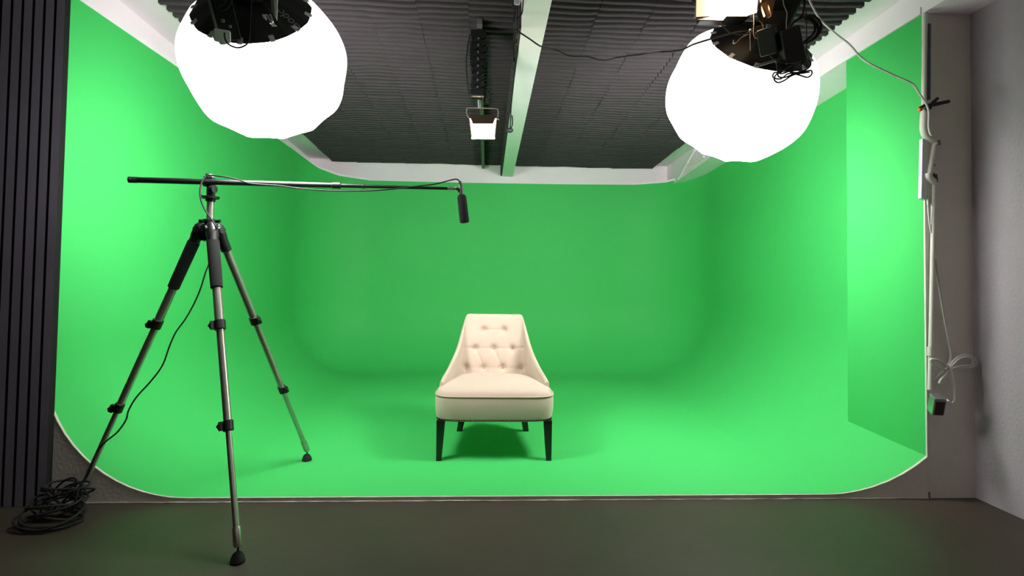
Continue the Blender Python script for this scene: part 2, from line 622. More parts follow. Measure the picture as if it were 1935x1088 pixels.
# ceiling track for the hanging lamp
yr0, yr1 = 3.02, YB - 0.03
xr = at(913, 300, 6.2).x
mb = MB()
mb.hexa([(xr - .016, yr0, foam_h(yr0) - .035), (xr + .016, yr0, foam_h(yr0) - .035), (xr + .016, yr1, foam_h(yr1) - .045), (xr - .016, yr1, foam_h(yr1) - .045)],
        [(xr - .016, yr0, foam_h(yr0) - .002), (xr + .016, yr0, foam_h(yr0) - .002), (xr + .016, yr1, foam_h(yr1) - .002), (xr - .016, yr1, foam_h(yr1) - .002)])
o = mb.build('ceiling_rail', M['railm'])
tag(o, 'grey metal ceiling rail running back behind the central panel lamp', 'rail')


# ------------------------------------------------------------------ lanterns
def basis_at(p):
    v = (V(p) - EYE).normalized()
    camr = ROT @ V((1, 0, 0))
    r = (camr - v * camr.dot(v)).normalized()
    u = r.cross(v).normalized()
    return v, r, u


def lantern(name, label, px, py, d, alpha, phi, RAD, seed, text=True, spin=0.0):
    c = at(px, py, d)
    v, r, u = basis_at(c)
    ax = (u * math.cos(alpha) + r * math.sin(alpha)) * math.cos(phi) - v * math.sin(phi)
    # local frame: Z = axis, X = closest to image right
    X = (r - ax * r.dot(ax)).normalized()
    Y = ax.cross(X)
    Rm = Matrix((X, Y, ax)).transposed()
    Rm = Rm @ Matrix.Rotation(spin, 3, 'Z')
    A, B = RAD, RAD * 0.86
    NR = 12
    rnd = random.Random(seed)
    sag = [rnd.uniform(0.7, 1.3) for _ in range(NR)]
    t = thing(name, label, 'studio light', c)
    TH = math.radians(40)

    def surf(phi_, th, k=1.0):
        q = phi_ / (2 * PI) * NR
        f = q - math.floor(q)
        s = math.sin(PI * f)
        e = 2.3
        st, ct = math.sin(th), math.cos(th)
        den = (abs(st) ** e + abs(ct) ** e) ** (1 / e)
        rr = A * st / den
        zz = B * ct / den
        m = 1 - 0.045 * s * sag[int(math.floor(q)) % NR] * max(0.0, st) * (0.6 + 0.4 * abs(math.sin(th * 3)))
        m *= 1 + 0.006 * math.sin(th * 9 + phi_ * 2)
        return V((rr * math.cos(phi_) * m * k, rr * math.sin(phi_) * m * k, zz * k * (1 - 0.02 * s)))
    NU = NR * 6
    mb = MB()
    mb.grid(lambda a, b: c + Rm @ surf(a * 2 * PI, TH + (PI - 0.02 - TH) * b), NU, 40, closed_u=True)
    mb.build('diffuser', M['lantern'], t, smooth=True, auto=80)
    lm = M['lantern'].copy()
    nt = lm.node_tree
    g = nt.nodes.new('ShaderNodeNewGeometry')
    sb_ = nt.nodes.new('ShaderNodeVectorMath'); sb_.operation = 'SUBTRACT'
    sb_.inputs[1].default_value = c
    dt = nt.nodes.new('ShaderNodeVectorMath'); dt.operation = 'DOT_PRODUCT'
    dt.inputs[1].default_value = ax
    mr = nt.nodes.new('ShaderNodeMapRange')
    mr.inputs['From Min'].default_value = RAD * 0.6
    mr.inputs['From Max'].default_value = -RAD * 0.85
    mr.inputs['To Min'].default_value = 0.0
    mr.inputs['To Max'].default_value = 1.0
    pw = nt.nodes.new('ShaderNodeMath'); pw.operation = 'POWER'
    pw.inputs[1].default_value = 6.0
    ma = nt.nodes.new('ShaderNodeMath'); ma.operation = 'MULTIPLY_ADD'
    ma.inputs[1].default_value = 58.0
    ma.inputs[2].default_value = 1.2
    nt.links.new(g.outputs['Position'], sb_.inputs[0])
    nt.links.new(sb_.outputs[0], dt.inputs[0])
    nt.links.new(dt.outputs['Value'], mr.inputs['Value'])
    nt.links.new(mr.outputs[0], pw.inputs[0])
    nt.links.new(pw.outputs[0], ma.inputs[0])
    nt.links.new(ma.outputs[0], nt.nodes['Principled BSDF'].inputs['Emission Strength'])
    t.children[0].data.materials[0] = lm if t.children else None
    # skirt: black nylon cone panels from the rim to the mounting ring
    rim = [surf(2 * PI * k / NU, TH, 1.006) for k in range(NU)]

    def sk(a, b):
        p = rim[int(round(a * NU)) % NU]
        rr = V((p.x, p.y, 0)).length
        q = V((p.x, p.y, 0)) / rr
        R2 = rr + (0.065 - rr) * b
        z = p.z + (0.085) * math.sin(b * PI / 2) * 0.85
        return c + Rm @ (q * R2 + V((0, 0, z)))
    skm = MB().grid(sk, NU, 10, closed_u=True)
    skirt = skm.build('skirt', M['skirt'], t, smooth=True, auto=25)
    zt = rim[0].z + 0.072
    for k in range(NR):
        a = (k + 0.5) / NR * 2 * PI
        p = surf(a, TH, 1.012)
        q = V((p.x, p.y, 0)).normalized()
        T = V((-q.y, q.x, 0))
        n_ = (q * 0.45 + V((0, 0, 1))).normalized()
        Rt = Matrix((T, n_.cross(T), n_)).transposed()
        MB().box(c + Rm @ (p + q * -0.008 + V((0, 0, 0.006))), (0.019, 0.028, 0.004), Rm @ Rt).build('rim_tab', M['tab'], t)
    mb = MB().lathe([(-0.01, 0.076), (0.0, 0.08), (0.02, 0.08), (0.025, 0.068)], c + ax * zt, ax, 32)
    mb.build('mount_ring', M['black'], t, smooth=True)
    # monolight body, heat fins, yoke
    b0 = c + ax * (zt + 0.02)
    body = MB().rbox(b0 + ax * 0.15, (0.13, 0.15, 0.26), Rm, 0.02)
    bo = body.build('lamp_body', M['black'], t, smooth=True)
    fm = MB()
    for k in range(7):
        fm.box(b0 + ax * (0.06 + 0.03 * k), (0.136, 0.12, 0.006), Rm)
    fm.build('cooling_fins', M['greyfl'], bo)
    ym = MB()
    XX = (Rm @ V((1, 0, 0)))
    pv = b0 + ax * 0.14
    top = V((pv.x, pv.y, pv.z + 0.17))
    hx = XX * 0.085
    ym.tube([pv + hx, pv + hx + (top - pv) * 0.85, top + hx * 0.7, top - hx * 0.7, pv - hx + (top - pv) * 0.85, pv - hx], 0.009, 8)
    ym.build('yoke', M['steel'], t, smooth=True)
    ch = foam_h(pv.y, pv.x) - 0.01
    pm = MB().cyl(top, V((top.x, top.y, ch - 0.01)), 0.014)
    pm.cyl(V((top.x, top.y, ch - 0.02)), V((top.x, top.y, ch + 0.0)), 0.05)
    pm.build('drop_pole', M['black'], t, smooth=True)
    return t, c, Rm, ax, rim, zt, sk


LT, lc, LR, lax, lrim, lzt, lsk = lantern('lantern_softbox', 'glowing white lantern softbox with black skirt hanging above the tripod', 504, 119, 2.33, math.radians(-7), math.radians(33), 0.3375, 3)
RT, rc, RR_, rax, rrim, rzt, rsk = lantern('lantern_softbox', 'glowing white lantern softbox with black adapters dangling over it, hanging at the right', 1397, 177, 2.65, math.radians(18), math.radians(25), 0.366, 11, spin=0.2)


def lettering(parent, txt, c, Rm, ang_deg, rad0, size, zt, flip, m):
    """Text mesh laid on the skirt cone at polar angle ang_deg."""
    cu = bpy.data.curves.new('lettering_curve', 'FONT')
    cu.body = txt
    cu.size = size
    cu.align_x = 'CENTER'
    cu.align_y = 'CENTER'
    cu.extrude = 0.0
    ob = bpy.data.objects.new('tmp', cu)
    COL.objects.link(ob)
    dg = bpy.context.evaluated_depsgraph_get()
    me = bpy.data.meshes.new_from_object(ob.evaluated_get(dg))
    bpy.data.objects.remove(ob)
    return me


def surface_text(parent, txt, pxc, pyc, ang, size, skfn, c, ax, m, name='lettering'):
    me = lettering(None, txt, None, None, 0, 0, size, 0, 0, m)
    # place on a plane tangent to the skirt where the pixel ray meets it
    o = EYE
    r = ray(pxc, pyc).normalized()
    best = None
    for i in range(0, 145):
        for j in range(0, 21):
            p = skfn(i / 144 if i < 144 else 0, j / 20)
            t = (p - o).dot(r)
            dd = (p - o - r * t).length
            if best is None or (dd + t * 0.02) < best[0]:
                best = (dd + t * 0.02, p)
    p = best[1]
    q = (p - c)
    q = (q - ax * q.dot(ax)).normalized()
    nrm = (ax * 1.0 + q * 0.35).normalized()
    v, rr, uu = basis_at(p)
    # text x direction given as an angle in the picture (deg, counter-clockwise), laid on the surface
    w = rr * math.cos(ang) + uu * math.sin(ang)
    tx = (w - v * 0)
    # slide direction along the view ray so that it lies in the tangent plane
    tx = w - v * (w.dot(nrm) / v.dot(nrm))
    tx.normalize()
    ty = nrm.cross(tx)
    Rt = Matrix((tx, ty, nrm)).transposed()
    ob = bpy.data.objects.new(name, me)
    for vv in me.vertices:
        vv.co = p + nrm * 0.008 + Rt @ vv.co
    me.materials.clear()
    me.materials.append(m)
    COL.objects.link(ob)
    ob.parent = parent
    ob.matrix_parent_inverse = parent_inv(parent)
    return ob


surface_text(LT, 'Godox', 541, 38, math.radians(180 - 48), 0.050, lsk, lc, lax, M['print'])

# ------------------------------------------------------------------ chair
CX, CY = 0.0, 0.0
f0 = onz(826, 871, ZC)
f1 = onz(1040, 871, ZC)
cx0 = (f0.x + f1.x) / 2
cy0 = (f0.y + f1.y) / 2
chair = thing('slipper_chair', 'cream tufted slipper chair with black tapered legs in the middle of the green screen', 'chair', (cx0, cy0, ZC))
CO = V((cx0, cy0 - 0.025, ZC))
HW = 0.349


def seat_fn(a, b):
    """a around the outline (closed), b bottom centre -> side -> top centre"""
    th = a * 2 * PI
    e = 7.0
    ct, st = math.cos(th), math.sin(th)
    k = (abs(ct) ** e + abs(st) ** e) ** (-1 / e)
    ux, uy = ct * k, st * k
    # sections: profile scale s, height z
    prof = [(0.0, 0.222), (0.5, 0.222), (0.93, 0.222), (0.968, 0.224), (0.975, 0.235), (0.995, 0.27), (1.003, 0.31), (1.0, 0.345), (0.992, 0.362), (0.985, 0.369), (0.975, 0.377), (0.955, 0.390), (0.91, 0.402), (0.8, 0.414), (0.6, 0.426), (0.4, 0.433), (0.2, 0.437), (0.0, 0.438)]
    i = min(int(b * (len(prof) - 1) + 1e-6), len(prof) - 1)
    s, z = prof[i]
    yy = uy * s
    x = ux * s * HW
    # tapers toward the back
    y = 0.30 + yy * 0.30
    x *= 1 - 0.14 * max(0, (y - 0.15)) / 0.45
    if z > 0.37:
        z -= 0.0 if yy < 0 else 0.015 * yy
    if 0.24 < z < 0.36:
        z += 0.0
    return CO + V((x, y, z))


seat = MB().grid(seat_fn, 96, 17, closed_u=True).build('seat', M['cloth'], chair, smooth=True, auto=60)
sb = seat.modifiers.new('sub', 'SUBSURF')
sb.levels = sb.render_levels = 1
# welt seam round the seat
wp = []
for i in range(97):
    th = i / 96 * 2 * PI
    e = 7.0
    k = (abs(math.cos(th)) ** e + abs(math.sin(th)) ** e) ** (-1 / e)
    y = 0.30 + math.sin(th) * k * 0.995 * 0.30
    wp.append(CO + V((math.cos(th) * k * 0.995 * HW * (1 - 0.14 * max(0, (y - 0.15)) / 0.45), y, 0.366)))
MB().tube(wp, 0.0035, 6, cap=False).build('piping', M['welt'], seat, smooth=True)

# back shell
RIM = [(0.0, 0.000, 0.672, 0.785), (0.30, 0.118, 0.668, 0.785), (0.42, 0.176, 0.662, 0.787), (0.47, 0.194, 0.652, 0.782), (0.52, 0.199, 0.630, 0.745),
       (0.58, 0.203, 0.600, 0.700), (0.64, 0.209, 0.560, 0.650), (0.70, 0.218, 0.50, 0.596), (0.77, 0.238, 0.41, 0.538), (0.85, 0.266, 0.30, 0.480), (0.93, 0.293, 0.19, 0.438), (1.0, 0.302, 0.125, 0.415)]
BAS = [(0.0, 0.000, 0.520, 0.33), (0.30, 0.12, 0.518, 0.33), (0.47, 0.20, 0.500, 0.33), (0.58, 0.243, 0.45, 0.33), (0.70, 0.258, 0.36, 0.33), (0.85, 0.280, 0.24, 0.33), (1.0, 0.298, 0.125, 0.33)]


def tabl(tab, s):
    a = abs(s)
    g = -1 if s < 0 else 1
    return V((g * interp(a, [(t[0], t[1]) for t in tab]), interp(a, [(t[0], t[2]) for t in tab]), interp(a, [(t[0], t[3]) for t in tab])))


def smooth_tab(tab, s):
    r = V((0, 0, 0))
    wt = 0
    for k in range(-3, 4):
        ss = max(-1, min(1, s + k * 0.012))
        r += tabl(tab, ss)
        wt += 1
    return r / wt


def inner(s, t):
    b = smooth_tab(BAS, s)
    T = smooth_tab(RIM, s)
    p = b.lerp(T, t)
    # padded bulge
    side = 1 - abs(s)
    nrm = V((-0.9 * (1 if s > 0 else -1) if abs(s) > 0.55 else -s * 0.9, -1.0 if abs(s) < 0.55 else -0.35, 0.25)).normalized()
    return p, nrm


BT = [(915, 622), (951, 623), (898, 658), (933, 658), (967, 659), (880, 694), (914, 694), (949, 694), (984, 695)]


def project_local(p):
    return proj(CO + p)


# find (s,t) for each button by search
btn = []
for bx, by in BT:
    best = None
    for i in range(-60, 61):
        s = i / 100
        for j in range(5, 97):
            t = j / 100
            p, nn = inner(s, t)
            q = project_local(p)
            dd = (q[0] - bx) ** 2 + (q[1] - by) ** 2
            if best is None or dd < best[0]:
                best = (dd, s, t, p, nn)
    btn.append(best)

NS, NT = 120, 60
bpos = [b[3] for b in btn]


def seg_d(p, a, b):
    ab = b - a
    t = max(0, min(1, (p - a).dot(ab) / ab.length_squared))
    return (p - a - ab * t).length


links = [(2, 3), (3, 4), (5, 6), (6, 7), (7, 8), (2, 6), (3, 7), (4, 7), (0, 1)]
downs = [5, 6, 7, 8]
dls = []
for a in downs:
    p = bpos[a]
    dls.append((p, V((p.x * 1.0 - 0.012 * (-1 if p.x < 0 else 1), p.y - 0.06, 0.36))))
dls.append((bpos[2], V((-0.225, bpos[2].y - 0.02, bpos[2].z + 0.01))))
dls.append((bpos[4], V((0.225, bpos[4].y - 0.02, bpos[4].z + 0.01))))
dls.append((bpos[5], V((-0.245, bpos[5].y - 0.06, bpos[5].z + 0.03))))
dls.append((bpos[8], V((0.245, bpos[8].y - 0.06, bpos[8].z + 0.03))))


def padded(s, t):
    p, nn = inner(s, t)
    d = 0.012 * math.sin(PI * min(1, max(0, t))) * (1 if abs(s) < 0.9 else (1 - abs(s)) * 10)
    for b in bpos:
        x = (p - b).length
        d -= 0.020 * math.exp(-(x / 0.020) ** 2) + 0.006 * math.exp(-(x / 0.045) ** 2)
    cr = 0
    for a, b in links:
        cr = max(cr, 0.0035 * math.exp(-(seg_d(p, bpos[a], bpos[b]) / 0.007) ** 2))
    for a, b in dls:
        cr = max(cr, 0.006 * math.exp(-(seg_d(p, a, b) / 0.008) ** 2))
    return p + nn * (d - cr)


def outer(s, t):
    p, nn = inner(s, t)
    th = 0.055
    o = V((s * 0.35 if abs(s) < 0.5 else (1 if s > 0 else -1) * min(1.0, 0.2 + (abs(s) - 0.5) * 4), 1.0 if abs(s) < 0.45 else max(0.0, 1 - (abs(s) - 0.45) * 3.0), 0))
    o.normalize()
    k = 0.42 if abs(s) > 0.5 else 1
    return p + o * th * (0.45 if abs(s) > 0.55 else 0.45 + (0.55 - abs(s)) * 1.0)


loops = []
JS = 24


def shell(a, b):
    s = -1 + 2 * a
    # b from 0..1: inner bottom -> rim -> outer bottom
    if b <= 0.62:
        return CO + padded(s, b / 0.62 * 0.985)
    if b <= 0.72:
        f = (b - 0.62) / 0.10
        p = padded(s, 0.985)
        q = outer(s, 0.985)
        m = p.lerp(q, f)
        m.z += 0.010 * math.sin(PI * f)
        return CO + m
    f = (b - 0.72) / 0.28
    o = outer(s, 0.985 * (1 - f))
    o.z = o.z - f * 0.10
    return CO + o


bk = MB()
bk.grid(shell, NS, 100)
# front ends of the wings
nb = 100
c1 = NS + 1
for side in (0, NS):
    ids = [j * c1 + side for j in range(nb + 1)]
    bk.f.append(tuple(ids if side else reversed(ids)))
backrest = bk.build('backrest', M['cloth'], chair, smooth=True, auto=75)
for _, s, t, p, nn in btn:
    pp = CO + padded(s, t)
    nn2 = (nn * 1 + V((0, -0.2, 0))).normalized()
    MB().sphere(pp + nn2 * 0.001, 0.0105, 14, 8, (1, 1, 0.5), nn2.to_track_quat('Z', 'Y').to_matrix()).build('button', M['button'], backrest, smooth=True)
# nail heads along the front and side bottom edge
nh = MB().sphere((0, 0, 0), 0.0052, 8, 6, (1, 0.6, 1)).build('nailhead', M['nail'], chair, smooth=True)
nh.matrix_parent_inverse = Matrix.Identity(4)
NN = 52
for k in range(NN):
    o = nh if k == 0 else nh.copy()
    if k:
        COL.objects.link(o)
        o.parent = chair
        o.matrix_parent_inverse = Matrix.Identity(4)
    x = -0.329 + 0.658 * k / (NN - 1)
    e = 7.0
    # front outline depth for this x
    u = min(1, abs(x) / (HW * 0.975))
    yy = -(1 - u ** e) ** (1 / e)
    o.location = V((x, -0.025 + 0.30 + yy * 0.975 * 0.30 - 0.002, 0.234))


def tleg(top, bot, w0, w1, name='leg'):
    top, bot = V(top) + CO, V(bot) + CO
    q = [(-1, -1), (1, -1), (1, 1), (-1, 1)]
    o = MB().hexa([bot + V((a * w1 / 2, b * w1 / 2, 0)) for a, b in q], [top + V((a * w0 / 2, b * w0 / 2, 0)) for a, b in q]).build(name, M['leg'], chair)
    return bevel(o, 0.003, 2)


for g in (-1, 1):
    tleg((g * 0.306, 0.045, 0.230), (g * 0.314, 0.04, 0.0), 0.048, 0.030)
    tleg((g * 0.185, 0.53, 0.235), (g * 0.226, 0.62, 0.0), 0.050, 0.038)

# ------------------------------------------------------------------ tripod
footR = onz(580, 870, ZC)
footF = onz(449, 1062, 0)
footL = at(148, 950, YF - 0.07)
footL.z = 0.0
apx = at(396, 436, 2.50)
tri = thing('tripod', 'silver tripod with black foam grips standing left of the chair', 'tripod', (apx.x, apx.y, 0))
HUB = apx


def seg_pt(a, b, t): return a + (b - a) * t


def make_leg(foot, locks, grip, clip_side):
    hd = V((foot.x - HUB.x, foot.y - HUB.y, 0)).normalized()
    a = HUB + hd * 0.045 + V((0, 0, 0.005))
    ft = V(foot)
    end = ft + V((0, 0, 0.055))
    ax = (end - a).normalized()
    L = (end - a).length
    P = lambda d: a + ax * d

    def along(py):          # distance along the leg of a fitting whose height in the photograph is known
        lo, hi = 0.0, L
        for _ in range(30):
            m_ = (lo + hi) / 2
            if proj(P(m_))[1] < py: lo = m_
            else: hi = m_
        return lo
    k1, k2 = along(locks[0]), along(locks[1])
    gE = along(545)
    lg = MB().cyl(P(-0.005), P(k1), 0.0185).build('leg', M['alu'], tri, smooth=True)
    MB().cyl(P(k1 - 0.01), P(k2), 0.0155).build('middle_tube', M['alu'], lg, smooth=True)
    MB().cyl(P(k2 - 0.01), P(L), 0.0115).build('lower_tube', M['alu'], lg, smooth=True)
    m = MB().lathe([(-0.03, 0.017), (-0.015, 0.027), (0.03, 0.027), (0.045, 0.024), (0.10, 0.024), (0.105, 0.019)], a, ax, 20)
    side = ax.cross(V((0, 0, 1))).normalized()
    m.cyl(a - side * 0.03, a + side * 0.03, 0.016)
    m.build('leg_hinge', M['black'], lg, smooth=True)
    if grip:
        MB().lathe([(0.06, 0.018), (0.064, 0.0265), (gE - 0.005, 0.0245), (gE, 0.018)], a, ax, 24).build('foam_grip', M['foamgrip'], lg, smooth=True)
    for d, rr in ((k1, 0.021), (k2, 0.018)):
        mm = MB().lathe([(-0.022, rr - .003), (-0.019, rr + .002), (0.019, rr + .002), (0.022, rr - .003)], P(d), ax, 20)
        # lever of the flip lock
        q = clip_side
        mm.box(P(d) + q * (rr + 0.006), (0.018, 0.018, 0.034), ax.to_track_quat('Z', 'Y').to_matrix())
        mm.tube([P(d - 0.012) + q * (rr + 0.01), P(d) + q * (rr + 0.02), P(d + 0.014) + q * (rr + 0.012)], 0.005, 8)
        mm.build('leg_lock', M['black'], lg, smooth=True)
    MB().lathe([(L - 0.07, 0.0145), (L - 0.066, 0.0155), (L - 0.006, 0.0155), (L, 0.012)], a, ax, 18).build('end_collar', M['alu'], lg, smooth=True)
    MB().cyl(P(L), ft + V((0, 0, 0.03)), 0.004).build('foot_screw', M['black'], lg, smooth=True)
    MB().lathe([(0, 0.020), (0.004, 0.027), (0.018, 0.024), (0.032, 0.017), (0.038, 0.008)], ft, V((0, 0, 1)) * 0.9 + ax * -0.25, 20).build('rubber_foot', M['blackmatte'], lg, smooth=True)
    return lg


cr = ROT @ V((1, 0, 0))
# the leg sections above are cut where the photograph shows the locks
make_leg(footF, (614, 804), True, V((-0.9, -0.4, 0)).normalized())
make_leg(footL, (612, 770), True, V((-0.8, -0.5, 0)).normalized())
make_leg(footR, (605, 735), False, V((0.9, -0.4, 0)).normalized())
hub = MB().lathe([(-0.05, 0.020), (-0.045, 0.034), (0.0, 0.040), (0.022, 0.036), (0.026, 0.02)], HUB, V((0, 0, 1)), 28)
hub.cyl(HUB + V((0, 0, 0.026)), HUB + V((0, 0, 0.045)), 0.024)
hub.box(HUB + V((0.008, -0.04, 0.006)), (0.05, 0.02, 0.022))
hub.build('hub', M['black'], tri, smooth=True)
kn = MB()
kc = HUB + V((0, 0, 0.045))
kn.lathe([(-0.008, 0.02), (-0.004, 0.030), (0.006, 0.030), (0.010, 0.02)], kc, V((0, 0, 1)), 24)
kn.tube([kc + cr * -0.048, kc + cr * 0.048], 0.0085, 12)
kn.build('column_knob', M['black'], tri, smooth=True)
ctop = V((HUB.x, HUB.y, at(396, 373, 2.5).z))
MB().cyl(HUB, ctop, 0.0150, seg=28).build('centre_column', M['alu'], tri, smooth=True)
hd = MB()
hd.lathe([(0.0, 0.017), (0.004, 0.021), (0.012, 0.021), (0.014, 0.036), (0.024, 0.038), (0.027, 0.022), (0.030, 0.018), (0.055, 0.018), (0.075, 0.015)], ctop - V((0, 0, 0.02)), V((0, 0, 1)), 28)
hd.tube([ctop + V((-0.018, 0, 0.0)), ctop + V((-0.042, -0.01, 0.003))], [0.006, 0.009], 10)
hd.build('ball_head', M['black'], tri, smooth=True)
bp = at(396, 343, 2.50)
kb = MB().cyl(V((HUB.x + 0.012, HUB.y - 0.02, ctop.z + 0.035)), V((HUB.x + 0.03, HUB.y - 0.025, ctop.z + 0.035)), 0.018)
kb.build('tension_knob', M['black'], tri, smooth=True)
cl = MB().box(bp + V((0, 0, -0.004)), (0.040, 0.036, 0.040))
cl.build('boom_clamp', M['black'], tri)
MB().rbox(bp + V((-0.002, 0, 0.021)), (0.044, 0.03, 0.008), None, 0.006).build('clamp_plate', M['steel'], tri, smooth=True)
MB().sphere(bp + V((-0.002, 0, 0.030)), 0.018, 14, 8, (1, 0.9, 0.45)).build('clamp_cap', M['black'], tri, smooth=True)
MB().cyl(bp + V((0, 0, -0.02)), V((HUB.x, HUB.y, ctop.z + 0.04)), 0.013).build('clamp_stem', M['black'], tri, smooth=True)

# boom pole
b_l, b_m, b_j, b_j2, b_e = at(245, 339.5, 2.42), bp, at(636, 350, 2.60), at(687, 351.5, 2.62), at(862, 356.5, 2.70)
dirb = (b_e - b_l).normalized()
bj = b_l + dirb * (b_j - b_l).dot(dirb)
bj2 = b_l + dirb * (b_j2 - b_l).dot(dirb)
b_l2 = b_l + (bp - (b_l + dirb * (bp - b_l).dot(dirb))) * 0
boom = thing('boom_pole', 'long black microphone boom pole clamped level across the tripod head', 'boom pole', bp)
MB().tube([b_l, bj], [0.0135, 0.0125], 20).build('outer_tube', M['boom'], boom, smooth=True)
MB().cyl(b_l - dirb * 0.004, b_l + dirb * 0.03, 0.0142).build('end_cap', M['blackmatte'], boom, smooth=True)
MB().cyl(b_l + dirb * 0.008 + V((0.0, -0.0138, 0.001)), b_l + dirb * 0.014 + V((0, -0.0145, 0.001)), 0.002).build('rivet', M['steel'], boom)
MB().lathe([(-0.022, 0.012), (-0.018, 0.0155), (0.018, 0.0155), (0.022, 0.011)], bj, dirb, 20).build('locking_collar', M['black'], boom, smooth=True)
MB().cyl(bj, bj2, 0.0098).build('middle_tube', M['boom'], boom, smooth=True)
MB().lathe([(-0.006, 0.009), (-0.004, 0.012), (0.004, 0.012), (0.006, 0.009)], bj2, dirb, 16).build('locking_collar', M['black'], boom, smooth=True)
MB().tube([bj2, b_e], [0.0085, 0.0072], 16).build('inner_tube', M['boom'], boom, smooth=True)
MB().lathe([(-0.045, 0.007), (-0.04, 0.0095), (-0.01, 0.0095), (0.0, 0.007)], b_e, dirb, 16).build('tip_collar', M['steel'], boom, smooth=True)
# microphone
m0, m1 = at(872, 367, 2.71), at(878, 421, 2.71)
mt = at(868.5, 352, 2.71)
md = (m1 - m0).normalized()
mic = thing('shotgun_microphone', 'black foam covered shotgun microphone hanging from the tip of the boom', 'microphone', mt)
L = (m1 - m0).length
MB().lathe([(0, 0.010), (0.004, 0.018), (0.016, 0.0235), (L - 0.008, 0.0245), (L - 0.002, 0.022), (L, 0.015)], m0, md, 24).build('windscreen', M['foamgrip'], mic, smooth=True)
MB().lathe([(-0.055, 0.007), (-0.05, 0.0105), (0.0, 0.0105), (0.01, 0.010)], m0, md, 16).build('body', M['greyfl'], mic, smooth=True)
MB().tube([b_e, at(866, 357, 2.705), at(868, 361, 2.71), m0 - md * 0.012], 0.0085, 10).build('swivel_clip', M['black'], mic, smooth=True)
MB().tube([m0 - md * 0.05, m0 - md * 0.065, mt + V((-0.002, 0, 0.025))], [0.008, 0.007, 0.004], 10).build('plug', M['greyfl'], mic, smooth=True)

# microphone cable, from the mic along the boom, round the column and down to the heap
mc = [(869, 348, 2.70), (867, 341, 2.70), (860, 338.5, 2.69), (845, 342, 2.68), (820, 348, 2.66), (790, 351.5, 2.63), (760, 355, 2.62), (720, 359, 2.59),
      (680, 360.5, 2.58), (620, 360, 2.56), (570, 356.5, 2.53), (530, 351, 2.51), (500, 349, 2.50), (470, 346, 2.46), (452, 340, 2.46), (425, 334, 2.46), (400, 331.5, 2.47), (390, 333, 2.47), (381, 345, 2.46),
      (378, 366, 2.45), (382, 385, 2.45), (391, 402, 2.45), (402, 418, 2.44), (408, 430, 2.44), (412, 445, 2.55), (407, 470, 2.56), (396, 496, 2.55), (388, 516, 2.53),
      (379, 545, 2.52), (366, 575, 2.52), (350, 603, 2.50), (332, 628, 2.48), (320, 655, 2.46), (307, 690, 2.45), (285, 720, 2.44), (258, 750, 2.42),
      (243, 775, 2.41), (238, 793, 2.41), (222, 816, 2.40), (200, 834, 2.39), (184, 852, 2.39), (174, 876, 2.38), (164, 900, 2.38), (150, 918, 2.37), (146, 935, 2.36), (140, 955, 2.35)]
tag(pcable(mc, 0.0035, 6).build('microphone_cable', M['cable'], smooth=True), 'thin black microphone cable running along the boom and drooping down the tripod', 'cable')


def coil(base, rx, ry, rz, turns, r, seed, n=26):
    rnd = random.Random(seed)
    pts = []
    for i in range(int(turns * n)):
        a = 2 * PI * i / n
        j = lambda: rnd.uniform(-0.5, 0.5)
        w = 1 + 0.18 * math.sin(a * 0.37 + seed)
        pts.append(V(base) + V((rx * w * math.cos(a) + 0.008 * math.sin(a * 2.3), ry * w * math.sin(a + 0.3 * math.sin(a * .21)), rz * (0.5 + 0.5 * math.sin(a * 0.61 + seed)))))
    return MB().tube(pts, r, 7)


hp_ = [(onz(100, 985, 0.012), 0.10, 0.075, 0.09, 6, 0.005, 1, 'coiled black cable lying lowest in the heap by the slat wall'),
       (onz(128, 965, 0.012), 0.085, 0.06, 0.13, 6, 0.0045, 5, 'tangled black cable beside the left tripod foot')]
for q, rx, ry, rz, tu, r, sd, lb in hp_:
    q = V((q.x, q.y, 0.008))
    if q.y + ry * 1.2 > YF - 0.07: q.y = YF - 0.07 - ry * 1.2
    tag(coil(q, rx, ry, rz, tu, r, sd).build('cable_coil', M['cable'], smooth=True), lb, 'cable')
mb = MB()
for pts in ([(90, 960, 2.4), (100, 930, 2.42), (122, 908, 2.42), (140, 903, 2.42), (145, 912, 2.42), (136, 930, 2.41), (118, 948, 2.40), (100, 962, 2.38)],
            [(104, 940, 2.4), (125, 925, 2.41), (150, 912, 2.42), (156, 920, 2.41), (145, 938, 2.40), (138, 960, 2.36)]):
    mb.tube(smoothpts([at(*p) for p in pts], 6), 0.0045, 8)
tag(mb.build('cable_loop', M['cable'], smooth=True), 'upright black cable loops leaning on the wall above the cable heap', 'cable')


# ------------------------------------------------------------------ panel lamps
def quadbox(name, pix, d, th, m, parent=None, dd=None):
    """A flat piece with real thickness whose corners stand at given points."""
    ps = [at(x, y, d if dd is None else dd[i]) for i, (x, y) in enumerate(pix)]
    nrm = (ps[1] - ps[0]).cross(ps[2] - ps[1]).normalized()
    if nrm.dot(ps[0] - EYE) < 0: nrm = -nrm
    o = MB().hexa(ps, [p + nrm * th for p in ps]).build(name, m, parent)
    return o


